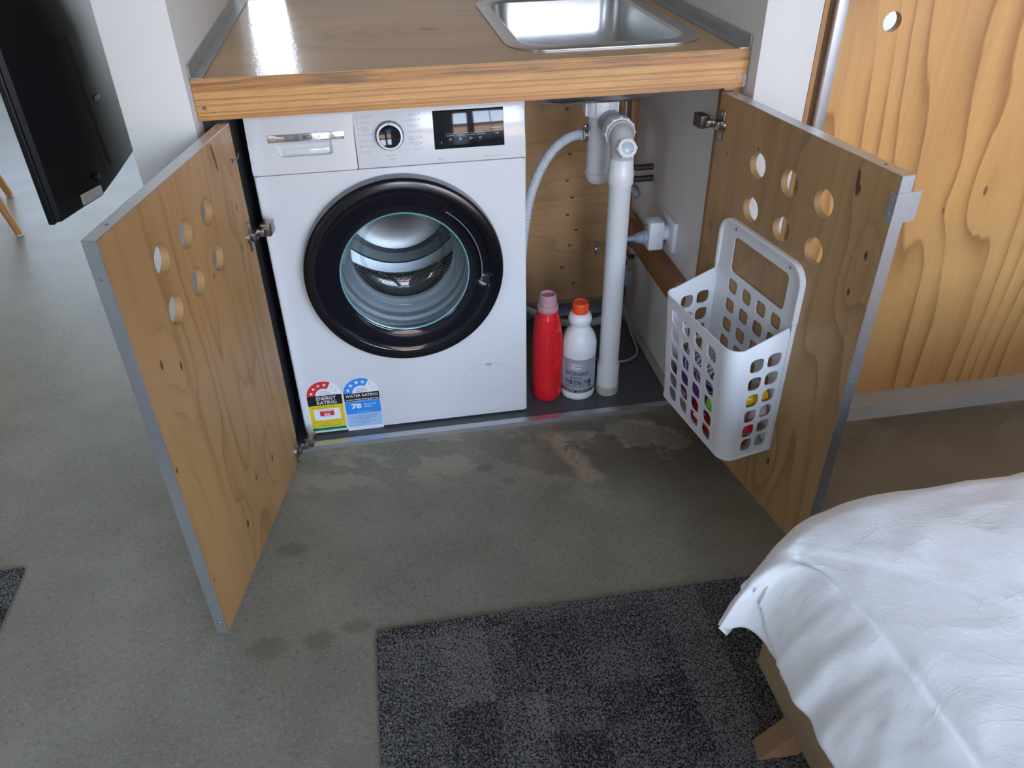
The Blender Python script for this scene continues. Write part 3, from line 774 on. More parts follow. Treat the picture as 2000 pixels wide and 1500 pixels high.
# make the drum's own origin its axis, so that the perforations wrap round it
for v in DR.data.vertices: v.co = v.co - Vector((DC[0], 0, DC[1]))
DR.location = (DC[0], 0, DC[1] - .0125)
for a in (90, 210, 330):
    c = math.radians(a); p = Vector((.215*math.cos(c), 0, .215*math.sin(c)))
    tv = Vector((-math.sin(c), 0, math.cos(c))); rv = Vector((math.cos(c), 0, math.sin(c)))
    lp = []
    for y in (.15, .16, .39, .41):
        hgt = .045 if .155 < y < .40 else .01
        lp.append([Vector((0, y, 0)) + rv*.236 + tv*.035, Vector((0, y, 0)) + rv*(.232 - hgt*.6) + tv*.022, Vector((0, y, 0)) + rv*(.232 - hgt), Vector((0, y, 0)) + rv*(.232 - hgt*.6) - tv*.022, Vector((0, y, 0)) + rv*.236 - tv*.035])
    o = MB().loft(lp, 0).build('drum_paddle', M['dark_steel'], wm); o.location = DR.location
# filter hatch
HC = (.4955, .105)
mb = MB().shape([circle(*HC, .0775, 56), circle(*HC, .0769, 56)], .0004, 1, frame((0, -.0002, 0), (1, 0, 0), (0, 0, 1)))
mb.shape([circle(*HC, .0766, 56)], .0008, 0, frame((0, -.0002, 0), (1, 0, 0), (0, 0, 1)))
fh = wb(mb, 'filter_hatch', [M['white_enamel'], M['ink_star_grey']])
mb = MB().box(.489, .503, -.0010, -.0004, .1735, .1800, 0).box(.4902, .5018, -.0013, -.0009, .1750, .1772, 1)
mb.build('hatch_catch', [M['seam'], M['white_enamel']], fh)

# rating labels (flat print on the front panel)
T = frame((0, -.0004, 0), (1, 0, 0), (0, 0, 1))
def star(mb, x, y, r, mat, lift, rot=0.0):
    lp = []
    for i in range(10):
        a = PI/2 + rot + PI*i/5; q = r if i % 2 == 0 else r*.42
        lp.append((x + q*math.cos(a), y + q*math.sin(a)))
    mb.shape([lp], .00005, mat, T @ Matrix.Translation((0, 0, lift)))
def arcband(mb, cx, cy, r0, r1, a0, a1, mat, lift, n=24):
    p = [(cx + r1*math.cos(math.radians(a0 + (a1 - a0)*i/n)), cy + r1*math.sin(math.radians(a0 + (a1 - a0)*i/n))) for i in range(n + 1)]
    q = [(cx + r0*math.cos(math.radians(a0 + (a1 - a0)*i/n)), cy + r0*math.sin(math.radians(a0 + (a1 - a0)*i/n))) for i in range(n + 1)]
    mb.shape([p + q[::-1]], .00005, mat, T @ Matrix.Translation((0, 0, lift)))
def lt_(mb, t, x, z, size, mat, w=None, al='C', bold=.0, lift=.0004): mb.text(t, size, T @ Matrix.Translation((x, z, 0)), mat, bold, w, al, lift)
INK = [M[k] for k in ('ink_white', 'ink_red', 'ink_black', 'ink_yellow', 'ink_green', 'ink_blue', 'ink_paleblue', 'ink_navy', 'ink_star_grey')]
W_, R_, K_, Y_, G_, B_, P_, N_, S_ = range(9)
def label_base(name, x0, x1, z0, zc, r, lab):
    mb = MB()
    c = (x0 + x1)/2
    out = [(x0 - .001, z0), (x1 + .001, z0), (x1 + .001, zc)] + [(c + (r + .001)*math.cos(PI*i/28), zc + (r + .001)*math.sin(PI*i/28)) for i in range(29)] + [(x0 - .001, zc)]
    mb.shape([out], .0003, 0, T @ Matrix.Translation((0, 0, .00005)))
    o = wb(mb, name, M['ink_white']); o['label'] = lab
    return o
ex0, ex1, ez = .0215, .1095, .136
eo = label_base('rating_label', ex0, ex1, .0225, ez, .0435, 'red, black and yellow energy rating sticker')
mb = MB(); c = (ex0 + ex1)/2
arcband(mb, c, ez, .0215, .0435, 62, 180, R_, .0003)
for a in (165, 137, 109, 81): star(mb, c + .0325*math.cos(math.radians(a)), ez + .0325*math.sin(math.radians(a)), .0052, W_, .0004)
for a in (48, 22): star(mb, c + .0325*math.cos(math.radians(a)), ez + .0325*math.sin(math.radians(a)), .0048, S_, .0003)
arcband(mb, c, ez, .0432, .0435, 0, 62, S_, .0003)
for i, t in enumerate(('The more', 'stars the more', 'energy efficient')): lt_(mb, t, c + .003, ez + .0120 - i*.0042, .0038, K_, (.017, .026, .028)[i])
mb.rect(ex0, ex1, .1055, ez, K_, T, .0003)
lt_(mb, 'ENERGY', c + .004, .1220, .0155, W_, .050, 'C', .010); lt_(mb, 'RATING', c + .004, .1085, .0155, W_, .050, 'C', .010)
mb.rect(ex0, ex1, .0345, .1055, Y_, T, .0003); mb.rect(ex0, ex1, .0240, .0335, G_, T, .0003)
for z, w in ((.1015, .045), (.0975, .070)): lt_(mb, 'Compare models at this rating', c, z, .003, 4, w)
mb.rect(.032, .0995, .0585, .0935, W_, T, .0004); mb.rect(.0475, .084, .071, .0865, R_, T, .0005)
lt_(mb, 'Energy consumption', c, .0885, .0035, K_, .042, 'C', 0, .0005); lt_(mb, 'warm wash', c, .0825, .003, W_, .022, 'C', 0, .0006)
lt_(mb, '300', c, .0725, .0095, W_, .016, 'C', .03, .0006); lt_(mb, 'kWh per year', c, .0665, .0034, K_, .024, 'C', 0, .0005); lt_(mb, 'when tested in accordance', c, .0615, .0024, S_, .036, 'C', 0, .0005)
for z in (.0545, .0510): lt_(mb, 'Actual energy use depends on how it is used', c, z, .0024, 4, .078)
lt_(mb, 'For more information visit', c + .004, .0445, .0036, K_, .052); lt_(mb, 'www.energyrating.gov.au', c + .004, .0385, .0042, K_, .054, 'C', .012)
mb.build('label_print', INK, eo)
wx0, wx1, wz = .1145, .2055, .1325
wo_ = label_base('rating_label', wx0, wx1, .0130, wz, .0455, 'blue water rating sticker')
mb = MB(); c = (wx0 + wx1)/2
arcband(mb, c, wz, .0225, .0455, 60, 180, B_, .0003)
for a in (163, 134, 105, 77): star(mb, c + .0340*math.cos(math.radians(a)), wz + .0340*math.sin(math.radians(a)), .0066, W_, .0004)
arcband(mb, c, wz, .0452, .0455, 0, 60, S_, .0003)
for a in (46, 20): star(mb, c + .0340*math.cos(math.radians(a)), wz + .0340*math.sin(math.radians(a)), .005, S_, .0003)
for i, t in enumerate(('The more', 'stars the more', 'water efficient')): lt_(mb, t, c + .001, wz + .0125 - i*.0045, .004, K_, (.018, .029, .028)[i])
mb.rect(wx0, wx1, .1075, wz, K_, T, .0003)
lt_(mb, 'WATER RATING', c, .1200, .0125, W_, .083, 'C', .010); lt_(mb, 'www.waterrating.gov.au', c, .1105, .0072, W_, .083, 'C', .018)
mb.rect(wx0, wx1, .0665, .1065, B_, T, .0003)
lt_(mb, '78', .1305, .0845, .0205, W_, .0255, 'L', .045); lt_(mb, 'litres per', .1635, .0930, .0075, W_, .0315, 'L', .008); lt_(mb, 'wash', .1635, .0855, .0075, W_, .018, 'L', .008)
lt_(mb, 'Load capacity 8.0 kg', c, .0710, .0042, W_, .036)
mb.rect(wx0, wx1, .0245, .0660, P_, T, .0003)
for t, z, w in (('In accordance with AS/NZS 6400', .0580, .068), ('BOSCH Model WAN24124AU', .0510, .061), ('WAN24124AU', .0455, .030), ('Using the Cottons Eco, 40\u00b0C,', .0390, .061), ('1000 rpm', .0330, .020)): lt_(mb, t, c, z, .0042, N_, w)
lt_(mb, 'WM 51023', .181, .0165, .0026, S_, .013)
mb.build('label_print', INK, wo_)

# ------------------------------------------------------------------ the two open cabinet doors
DW, DZ0, DZ1 = 0.545, 0.0122, 0.8630
def cabinet_door(label, loc, rz, s, th, mat, holes, hinges):
    """local X runs from the hinge edge to the free edge; s is the side (+1/-1 along local Y) of the inner face"""
    t = thing('cabinet_door', label, 'cabinet door', (loc[0], loc[1], DZ0), rz, 'open plywood cabinet doors')
    tb = .0145
    T = frame((0, -s*tb/2, 0), (1, 0, 0), (0, 0, 1))
    Hh = DZ1 - DZ0
    mb = MB().shape([[(0, 0), (DW - .0015, 0), (DW - .0015, Hh - .0015), (0, Hh - .0015)]] + [circle(u, z - DZ0, .0265, 40) for u, z in holes], tb, 0, T)
    mb.build('door_board', mat, t)
    ya, yb = sorted((s*.0003, -s*(th + .0003)))
    MB().box(0.0, DW, ya, yb, Hh - .0014, Hh).build('edge_strip', M['alu'], t)
    MB().box(DW - .0014, DW, ya, yb, 0.0, Hh - .0016).build('edge_strip', M['alu'], t)
    for u in (.035, DW - .055): screw('screw', t, (u, -s*th/2, Hh), (0, 0, 1), .0035, 'nickel')
    for z in (.03, .45, Hh - .06): screw('screw', t, (DW, -s*th*.5, z), (1, 0, 0), .0032, 'nickel')
    for (z, blk) in hinges:
        h = bpy.data.objects.new('hinge', None); COL.objects.link(h); h.parent = t; h.location = (0, 0, z - DZ0)
        def yy(a, b): return sorted((s*a, s*b))
        y0, y1 = yy(0, .0028)
        MB().box(.006, .026, y0, y1, -.031, .031, r=.0008).build('hinge_plate', M['nickel'], h)
        MB().cyl((.017, 0, 0), (.017, s*.005, 0), .0155, .0145, 24).build('hinge_cup', M['nickel'], h)
        for q in (-.024, .024):
            screw('screw', h, (.016, s*.0028, q), (0, s, 0), .0038, 'alu')
        y0, y1 = yy(.004, .014)
        mb = MB().box(-.004, .022, y0, y1, -.0085, .0085, r=.0015)
        y0, y1 = yy(.010, .026)
        mb.box(-.022, .002, y0, y1, -.008, .008, r=.002)
        mb.build('hinge_arm', M['nickel'], h)
        y0, y1 = yy(.012, .034)
        MB().box(-.048, -.014, y0, y1, -.014, .014, r=.002).build('hinge_block', M[blk], h)
    return t
dl = cabinet_door('open left plywood cabinet door with six round holes and bare inner face', (-.00981, -.08665), 4.4927, 1, .022, M['door_left_ply'],
    [(.186, .757), (.286, .757), (.387, .757), (.186, .664), (.286, .664), (.387, .664)], [(.630, 'nickel'), (.047, 'nickel')])
drr = cabinet_door('open right plywood cabinet door with six round holes and metal catch', (1.00724, -.08401), -1.4118, -1, .025, M['door_right_ply'],
    [(.165, .7555), (.274, .7555), (.379, .7555), (.165, .661), (.274, .661), (.379, .661)], [(.796, 'dark_nickel'), (.22, 'dark_nickel')])
for z in (.17, .70):   # filled wood patches / darker resin streak on the left board are in the veneer; a small hook near its top corner
    pass
def patch(par, s, u0, z0, u1, z1, w, name, mat):
    a = Vector((u0, z0)); b = Vector((u1, z1)); d = (b - a); L = d.length/2; c = (a + b)/2; d.normalize(); p = Vector((-d.y, d.x))
    lp = [c + d*(L*math.cos(2*PI*i/28)) + p*(w*math.copysign(abs(math.sin(2*PI*i/28))**.8, math.sin(2*PI*i/28))) for i in range(28)]
    return MB().shape([[(q.x, q.y - DZ0) for q in lp]], .0004, 0, frame((0, s*.0001, 0), (1, 0, 0), (0, 0, 1))).build(name, M[mat], par)
M['filler'] = plain('wood_filler', (0.115, 0.042, 0.017), 0.5, vary=0.3, nscale=90)
patch(dl, 1, .106, .855, .097, .800, .0042, 'filler_patch', 'filler')
patch(dl, 1, .027, .808, .033, .770, .0120, 'wood_plug', 'strip_timber')
patch(drr, -1, .449, .843, .454, .797, .0042, 'filler_patch', 'filler')
HK = MB().tube([(.030, .0, .800-DZ0), (.030, .012, .800-DZ0), (.026, .016, .806-DZ0), (.020, .014, .810-DZ0)], .0012, 8).tube([(.030, .004, .800-DZ0), (.040, .008, .797-DZ0)], .0012, 8)
HK.build('hook', M['nickel'], dl)
mb = MB().box(.531, .5445, -.0022, 0.0, .782 - DZ0, .834 - DZ0)
mb.box(.5452, .5472, -.0022, .046, .782 - DZ0, .834 - DZ0)
mb.box(.5440, .5455, -.0022, 0.0, .782 - DZ0, .834 - DZ0)
cb = mb.build('catch_bracket', M['alu'], drr)
for z in (.797, .820): screw('screw', cb, (.5375, -.0022, z - DZ0), (0, -1, 0), .0032, 'steel')

# ------------------------------------------------------------------ hanging basket on the right door and what is in it
uR = Vector((math.cos(-1.4118), math.sin(-1.4118), 0)); nR = Vector((uR.y, -uR.x, 0))
DRO = Vector((1.00724, -.08401, 0))
bk = thing('hanging_basket', 'white plastic perforated bin screwed to the inside of the right door', 'basket', (1.00724, -.08401, 0.172), -1.4118)
# local: X along the door, -Y into the room, Z up from the basket's foot
BZ = 0.172
def B(u, off, z): return Vector((u, -off, z - BZ))
def leaf(cx, cy, w, h): return rrect(cx - w/2, cx + w/2, cy - h/2, cy + h/2, .010, 5, (.0075, .0135, .0075, .0135))
U0, U1 = 0.083, 0.374
ROWZ = (.412, .366, .322, .280, .240, .201)
# back plate with window, square holes and a raised outer lip
T = frame(B(0, .0030, BZ), (1, 0, 0), (0, 0, 1))
outer = rrect(U0 - .0048, U1 + .0048, .0, .6208 - BZ, .035, 10, (.004, .041, .041, .004))
holes = [rrect(.133, .333, .505 - BZ, .588 - BZ, .012, 5)]
for u in (.151, .2065, .262, .316):
    for z in (.4725, .4235, .3735, .327, .285, .243, .203): holes.append(rrect(u - .0175, u + .0175, z - BZ - .0165, z - BZ + .0165, .0095, 4))
mb = MB().shape([outer] + holes, .0026, 0, T)
rim_o = rrect(U0 - .006, U1 + .006, .498 - BZ, .622 - BZ, .035, 10, (.002, .042, .042, .002))
rim_i = rrect(U0 + .002, U1 - .002, .4975 - BZ, .614 - BZ, .03, 10, (.002, .036, .036, .002))
lip = []
n_ = len(rim_o)
p_o = [p for p in rim_o]; p_i = [p for p in rim_i]
start = 10; seq = list(range(start, start + 24))
la = [[B(p_o[i][0], .0, p_o[i][1] + BZ), B(p_o[i][0], .0095, p_o[i][1] + BZ), B((p_o[i][0]*.7 + p_i[i][0]*.3), .0115, (p_o[i][1]*.7 + p_i[i][1]*.3) + BZ), B(p_i[i][0], .0105, p_i[i][1] + BZ), B(p_i[i][0] + 0, .0030, p_i[i][1] + BZ)] for i in seq]
mb.loft(la, 0)
for u in (U0 - .0045, U1 + .0015): mb.box(u, u + .003, -.0095, 0, .0, .4978 - BZ)
mb.build('back_plate', M['plastic_white'], bk)
screw('screw', bk, B(.133, .0045, .603), (0, -1, 0), .0042, 'steel'); screw('screw', bk, B(.330, .0045, .603), (0, -1, 0), .0042, 'steel')
# side and front walls: flat perforated panels joined by rounded corners; the depth tapers to the foot
DT_, DB_ = .140, .119           # depth at rim height z=.455 and at the foot
RC = .030
def depth(z): return DB_ + (DT_ - DB_)*(z - .165)/(.455 - .165)
def wallpt(kind, a, z):          # a: distance along the panel
    d = depth(z)
    if kind == 'front': return B(a, d, z)
    k = a*(d - RC)/(DT_ - RC)
    return B(U0 if kind == 'left' else U1, k, z)
def wall(mb, kind, outline, hs, th=.0022):
    vs, fs = curve_mesh([outline] + hs, th)
    out = []
    for v in vs:
        p = wallpt(kind, v.x, v.y)
        nrm = Vector((0, -1, 0)) if kind == 'front' else Vector((-1 if kind == 'left' else 1, 0, 0))
        out.append(p + nrm*v.z)
    mb.add(out, fs)
ZT_D, ZT_F = .494, .455
def ztop(a): return ZT_D + (ZT_F - ZT_D)*min(1, a/(DT_ - RC))
mb = MB()
def fh_(a, z): return leaf(a, z, .034, .0335)
wall(mb, 'front', [(U0 + RC, .168), (U1 - RC, .168), (U1 - RC, ZT_F), (U0 + RC, ZT_F)], [fh_(u, z) for u in (.146, .197, .248, .299 + .003) for z in ROWZ])
def side_hole(a, z): return rrect(a - .016, a + .016, z - .0165, z + .0165, .010, 5, (.0075, .0135, .0075, .0135))
for kind in ('left', 'right'):
    out = [(0.001, .172), (DT_ - RC, .168), (DT_ - RC, ZT_F), (0.012, ztop(.012)), (0.010, ztop(.01) - .012), (.007, ztop(.01) - .012), (.006, ztop(.006)), (0.001, ztop(.001))]
    wall(mb, kind, out, [side_hole(a, z + (.006 if a < .05 else 0)) for a in (.035, .077) for z in ROWZ])
for (cu, sgn) in ((U0, 1), (U1, -1)):       # corners
    zs = [.168 + (ZT_F - .168)*i/10 for i in range(11)]
    lo, li = [], []
    for z in zs:
        d = depth(z); co, ci = [], []
        for i in range(9):
            a = PI/2*i/8
            for r, L in ((RC + .0011, co), (RC - .0011, ci)): L.append(B(cu + sgn*(RC - r*math.cos(a)), d - RC + r*math.sin(a), z))
        lo.append(co + ci[::-1])
    mb.loft(lo, 0)
mb.build('bin_wall', M['plastic_white'], bk, sharp=50)
# foot with a slim lip
pts = [(U0 - .001, .001), (U0 - .001, DB_ - RC)] + [(U0 + RC - (RC + .001)*math.cos(PI/2*i/8), DB_ - RC + (RC + .001)*math.sin(PI/2*i/8)) for i in range(1, 9)] + [(U1 - RC + (RC + .001)*math.sin(PI/2*i/8), DB_ - RC + (RC + .001)*math.cos(PI/2*i/8)) for i in range(0, 9)] + [(U1 + .001, .001)]
def ring(g, z):
    c = Vector(((U0 + U1)/2, .06)); return [B(c.x + (p[0] - c.x)*g, c.y + (p[1] - c.y)*g if p[1] > .01 else p[1], z + (.172 - .1655)*max(0, 1 - p[1]/.1)) for p in pts]
MB().loft([ring(1.0, .1640), ring(1.018, .1650), ring(1.018, .1680), ring(1.0, .1690)], 0).build('bin_floor', M['plastic_white'], bk)

def pouch(name, label, cat, c, size, mats, rz, squash=2.6, seed=0, lump=.12, bands=None, tilt=0.0, rx=0.0):
    """crumpled film pack: a superellipsoid with creases; bands paint printed stripes on it"""
    nu, nv = 40, 24; mb = MB(); loops = []
    for i in range(nv + 1):
        ph = -PI/2 + PI*i/nv; lp = []
        for j in range(nu):
            t = 2*PI*j/nu
            f = lambda x, e: math.copysign(abs(x)**e, x)
            e1 = 2/squash
            p = Vector((f(math.cos(ph), e1)*f(math.cos(t), e1), f(math.cos(ph), e1)*f(math.sin(t), e1), f(math.sin(ph), e1)))
            q = Vector((p.x*size[0]/2, p.y*size[1]/2, p.z*size[2]/2))
            nz = noise.noise(q*38 + Vector((seed, 0, 0)))*lump + abs(noise.noise(q*70 + Vector((0, seed, 0))))*lump*.6
            lp.append(q*(1 - lump*.3 + nz*.6))
        loops.append(lp)
    mb.loft(loops, 0, False, False)
    if bands:
        for k, fidx in enumerate(mb.f):
            z = sum((mb.v[i].z for i in fidx))/4; x = sum((mb.v[i].x for i in fidx))/4
            mb.mi[k] = bands(x, z)
    o = mb.build(name, mats)
    o.location = c; o.rotation_euler = (rx, tilt, rz)
    return tag(o, label, cat)
def inb(u, off, z): return DRO + uR*u + nR*off + Vector((0, 0, z))
rzb = -1.4118
pouch('refill_pouch', 'purple refill pouch with white stripes, behind the left bin holes', 'pouch', inb(.176, .082, .2480), (.176, .056, .086), [M['purple_film'], M['purple_striped']], rzb, seed=3, bands=lambda x, z: 1 if z > .022 else 0)
pouch('refill_pouch', 'glossy red pouch lying flat in the bottom of the white bin', 'pouch', inb(.252, .066, .1880), (.215, .092, .036), [M['red_film'], M['ink_white']], rzb, seed=9, bands=lambda x, z: 1 if (abs(x - .075) < .010 and z > .002) or (abs(x + .015) < .007 and z > .004) else 0)
pouch('refill_pouch', 'red and white striped pack leaning above the red pouch in the bin', 'pouch', inb(.330, .066, .2290), (.074, .086, .036), [M['red_striped']], rzb, seed=5)
pouch('wrapped_pack', 'pale pink translucent pack next to the yellow roll in the bin', 'pack', inb(.343, .030, .2620), (.048, .050, .054), [M['pink_film']], rzb, seed=7, squash=2.8)
g = MB().lathe([(.0, 0), (.022, 0), (.024, .003), (.024, .030), (.021, .034), (.0, .034)], 28, 0, Matrix.Translation((0, 0, -.017)))
o = g.build('green_tub', M['green_plastic']); o.location = inb(.300, .099, .2680); o.rotation_euler = (1.2, 0, rzb + .2); tag(o, 'bright green round tub seen through the front bin holes', 'tub')
for k_, (a, z, offy) in enumerate(((.346, .3285, .075),)):
    mb = MB().lathe([(.0, -.043), (.012, -.043), (.0165, -.040), (.017, -.02), (.017, .034), (.013, .041), (.0, .042)], 24, 0, Matrix.Rotation(PI/2, 4, 'X'))
    o = mb.build('yellow_roll', M['yellow_film']); o.location = inb(a, .058, .3060); o.rotation_euler = (0, 0, rzb)
    tag(o, 'yellow wrapped roll lying on top inside the white bin', 'roll')
pouch('wrapped_pack', 'crumpled white and purple striped pack on top of the purple pouch', 'pack', inb(.225, .070, .2980), (.17, .070, .030), [M['striped_film']], rzb, seed=12, lump=.2)
pouch('folded_cloth', 'folded dull red cloth standing at the right end of the bin', 'cloth', inb(.346, .080, .2640), (.044, .044, .052), [plain('dull_red_cloth', (.30, .10, .08), .8)], rzb, seed=15, lump=.1)

# ------------------------------------------------------------------ plumbing
PXc, PYc = .839, .055
wp = thing('waste_pipe', 'white vertical waste pipe with grey elbow, standing on the cupboard floor', 'pipe', (PXc, PYc, .012))
def at(z): return z - .012
mb = MB().lathe([(.0272, at(.012)), (.0272, at(.64))], 36, 0)
mb.build('pipe', M['pvc'], wp)
mb = MB().lathe([(.0274, at(.035)), (.0305, at(.036)), (.0305, at(.104)), (.0298, at(.106)), (.0275, at(.106))], 36, 0)
mb.build('coupling', M['pvc'], wp)
loops = []
mb = MB()
for i, z in enumerate((.0121, .016, .026, .036, .0375)):
    loops.append([((.0315 + .0016*noise.noise(Vector((j*.9, z*200, 0))))*math.cos(2*PI*j/36), (.0315 + .0016*noise.noise(Vector((j*.9, z*200, 0))))*math.sin(2*PI*j/36), at(z)) for j in range(36)])
mb.loft(loops, 0); mb.build('grout_collar', M['dirt'], wp)
mb = MB().lathe([(.0276, at(.622)), (.0305, at(.622)), (.0315, at(.626)), (.0315, at(.655)), (.0295, at(.658)), (.0285, at(.690))], 36, 0)
el = mb.build('elbow_socket', M['pvc_bright'], wp)
# elbow: from the socket up and back towards the trap
path = [Vector((0, 0, at(.686))), Vector((0, .0, at(.706))), Vector((0, .005, at(.722))), Vector((0, .016, at(.732))), Vector((0, .036, at(.735)))]
MB().tube(path, .0287, 32, 0, 5).build('elbow', M['pvc_elbow'], wp)
def lug_ring(y0, y1, z, r, lugs, name, mat, parent, dirv=(0, 1, 0)):
    T = frame((0, y0, at(z)), (1, 0, 0), (0, 0, 1)) @ Matrix.Rotation(PI, 4, 'X')
    mb = MB().lathe([(r*.80, 0), (r*.97, 0), (r, .003), (r, y1 - y0 - .003), (r*.97, y1 - y0), (r*.8, y1 - y0)], 40, 0, T)
    for k in range(lugs):
        a = 2*PI*k/lugs
        mb.box(r*.98, r*1.05, -.0022, .0022, .001, y1 - y0 - .001, 0, T @ Matrix.Rotation(a, 4, 'Z'), r=.0006)
    return mb.build(name, mat, parent)
lug_ring(.022, .056, .735, .0365, 12, 'union_nut', M['pvc_bright'], wp)
MB().cyl((0, .0165, at(.735)), (0, .0225, at(.735)), .0325, .0325, 32).build('grey_seal', M['pvc_grey'], wp)
MB().cyl((0, .052, at(.735)), (0, .120, at(.735)), .0295, .0295, 32).build('horizontal_pipe', M['pvc_grey'], wp)
# access cap on the front of the elbow, tilted up a little
ca = Matrix.Translation((0, -.0345, at(.718))) @ Matrix.Rotation(math.radians(62), 4, 'X')
mb = MB().lathe([(.0185, -.014), (.0222, -.010), (.0232, -.004), (.0228, .004), (.0215, .006), (.0140, .006), (.0135, .002)], 32, 0, ca)
for k in range(6): mb.box(.0225, .0248, -.002, .002, -.006, .0035, 0, ca @ Matrix.Rotation(2*PI*k/6, 4, 'Z'), r=.0006)
mb.build('access_cap', M['pvc_bright'], wp)
mb = MB().lathe([(.0138, .0015), (.0128, .004), (.009, .0062), (.0, .007)], 28, 0, ca)
mb.build('cap_plug', plain('cap_plug', (.50, .58, .62), .25), wp)
MB().lathe([(.0215, -.034), (.0215, -.010)], 28, 0, ca).build('access_neck', M['pvc'], wp)

tp = thing('bottle_trap', 'bright white bottle trap hanging under the sink bowl', 'trap', (.826, .21, .565))
def a2(z): return z - .565
mb = MB().lathe([(.0, a2(.8003)), (.026, a2(.8003)), (.026, a2(.786)), (.0405, a2(.786)), (.0415, a2(.783)), (.0415, a2(.745)), (.040, a2(.743)), (.031, a2(.743))][::-1], 40, 0)
for k in range(8): mb.box(.041, .0452, -.002, .002, a2(.7445), a2(.784), 0, Matrix.Rotation(2*PI*k/8 + .3, 4, 'Z'), r=.0008)
mb.build('trap_nut', M['pvc_bright'], tp)
mb = MB().lathe([(.0, a2(.5655)), (.012, a2(.566)), (.024, a2(.572)), (.0305, a2(.585)), (.0318, a2(.594)), (.0345, a2(.595)), (.0345, a2(.5985)), (.0315, a2(.60)), (.0305, a2(.744))], 40, 0)
mb.build('trap_body', M['pvc_bright'], tp)
mb = MB().tube([(.022, .01, a2(.600)), (.036, .024, a2(.598)), (.040, .032, a2(.618)), (.038, .030, a2(.66))], .0185, 20)
mb.tube([(.038, .030, a2(.655)), (.037, .028, a2(.69)), (.030, .016, a2(.722)), (.0155, -.010, a2(.735)), (.0132, -.0345, a2(.735))], .0185, 20)
mb.build('trap_outlet', M['pvc_bright'], tp)
MB().cyl((-.029, -.005, a2(.697)), (-.0455, -.006, a2(.697)), .0125, .0125, 18).build('hose_spigot', M['pvc_bright'], tp)
# corrugated drain hose of the machine, clamped to the spigot
dh = thing('drain_hose', 'grey corrugated drain hose arching from the trap down behind the machine', 'hose', (.70, .21, .50))
def rel(pts, o): return [Vector(p) - Vector(o) for p in pts]
O = (.70, .21, .50)
pts = [(.778, .205, .698), (.764, .205, .6975), (.742, .207, .690), (.712, .21, .668), (.685, .215, .630), (.665, .22, .585), (.650, .225, .535), (.638, .23, .46), (.630, .24, .36), (.628, .26, .26)]
MB().tube(rel(pts, O), [.0118, .0131, .0131, .0118], 18, 0, 34).build('corrugated_tube', M['hose_grey'], dh, sharp=80)
MB().cyl(Vector((.7715, .2045, .698)) - Vector(O), Vector((.776, .205, .698)) - Vector(O), .0148, .0142, 20).build('hose_cuff', M['hose_grey'], dh)
hc = MB()
for q in (.7865, .7915): hc.cyl(Vector((q, .2045, .697)) - Vector(O), Vector((q - .003, .2045, .697)) - Vector(O), .0165, .0165, 24)
hc.box(.783 - O[0], .793 - O[0], .199 - O[1], .2085 - O[1], .7125 - O[2], .7215 - O[2], r=.001)
hc.cyl((.790 - O[0], .198 - O[1], .717 - O[2]), (.790 - O[0], .188 - O[1], .717 - O[2]), .0042, .0042, 10)
hc.build('hose_clamp', M['nickel'], dh)

# water inlet hose on the floor behind the bottles
ih = MB().tube([(.6125, .485, .10), (.65, .480, .075), (.706, .470, .048), (.742, .455, .030), (.812, .415, .026), (.90, .41, .026), (.955, .43, .05), (.965, .435, .12), (.967, .437, .18)], .0125, 14, 0, 8)
tag(ih.build('inlet_hose', M['hose_grey']), 'grey inlet hose lying along the floor behind the two bottles', 'hose')

# taps, valves and stubs at the rear right
def chrome_tap(label, p, z, handle):
    t = thing('stop_tap', label, 'tap', (p[0], p[1], z))
    MB().cyl((.0, 0, 0), (.040, 0, 0), .0085, .0085, 16).build('spindle_body', M['steel'], t)
    MB().cyl((.006, 0, 0), (.022, 0, 0), .0125, .0125, 6).build('hex_nut', M['chrome'], t)
    mb = MB().tube([(.038, 0, 0), (.050, .0, 0), (.060, -.002, -.001)], .008, 10); mb.build('tail_pipe', M['copper_dark'], t)
    if handle:
        MB().cyl((-.062, 0, 0), (0, 0, 0), .0035, .0035, 10).build('spindle', M['chrome'], t)
        mb = MB().cyl((-.072, 0, 0), (-.062, 0, 0), .009, .009, 16)
        for k in range(4):
            a = k*PI/2; v = Vector((0, math.cos(a), math.sin(a)))
            c0 = Vector((-.067, 0, 0)); mb.cyl(c0 + v*.008, c0 + v*.025, .0032, .0040, 10)
        mb.build('cross_handle', M['chrome'], t)
    return t
chrome_tap('chrome stop tap with cross handle showing left of the waste pipe', (.962, .43), .272, True)
chrome_tap('chrome stop tap without handle, just above the grey valve box', (.955, .425), .236, False)
vb = thing('valve_box', 'small grey valve box with chrome knob right of the waste pipe', 'valve', (.975, .385, .165))
MB().box(-.019, .019, -.014, .014, .0, .052, r=.003).build('box_body', M['plug_grey'], vb)
MB().cyl((0, 0, .052), (0, 0, .064), .0095, .0095, 14).lathe([(.008, .064), (.0085, .070), (.0, .073)], 14, 0).build('knob', M['chrome'], vb)
MB().cyl((.0, .0, -.045), (0, 0, 0), .007, .007, 10).build('riser_stub', M['copper_dark'], vb)
for z, y in ((.553, .335), (.523, .328)):
    mb = MB().tube([(1.0185, y, z), (1.0, y + .002, z - .001), (.975, y + .005, z - .002), (.955, y + .02, z - .003)], .0085, 12, 0, 4)
    o = mb.build('pipe_stub', M['copper_dark']); tag(o, ('upper' if z > .54 else 'lower') + ' of two corroded dark pipe stubs leaving the right cupboard wall', 'pipe')
mb = MB().tube([(.970, .515, .455), (.990, .475, .452), (1.006, .440, .440), (1.012, .425, .430)], .0105, 14, 0, 4)
tag(mb.build('conduit_stub', M['cable_grey']), 'short grey conduit stub beside the rear corner stud', 'conduit')
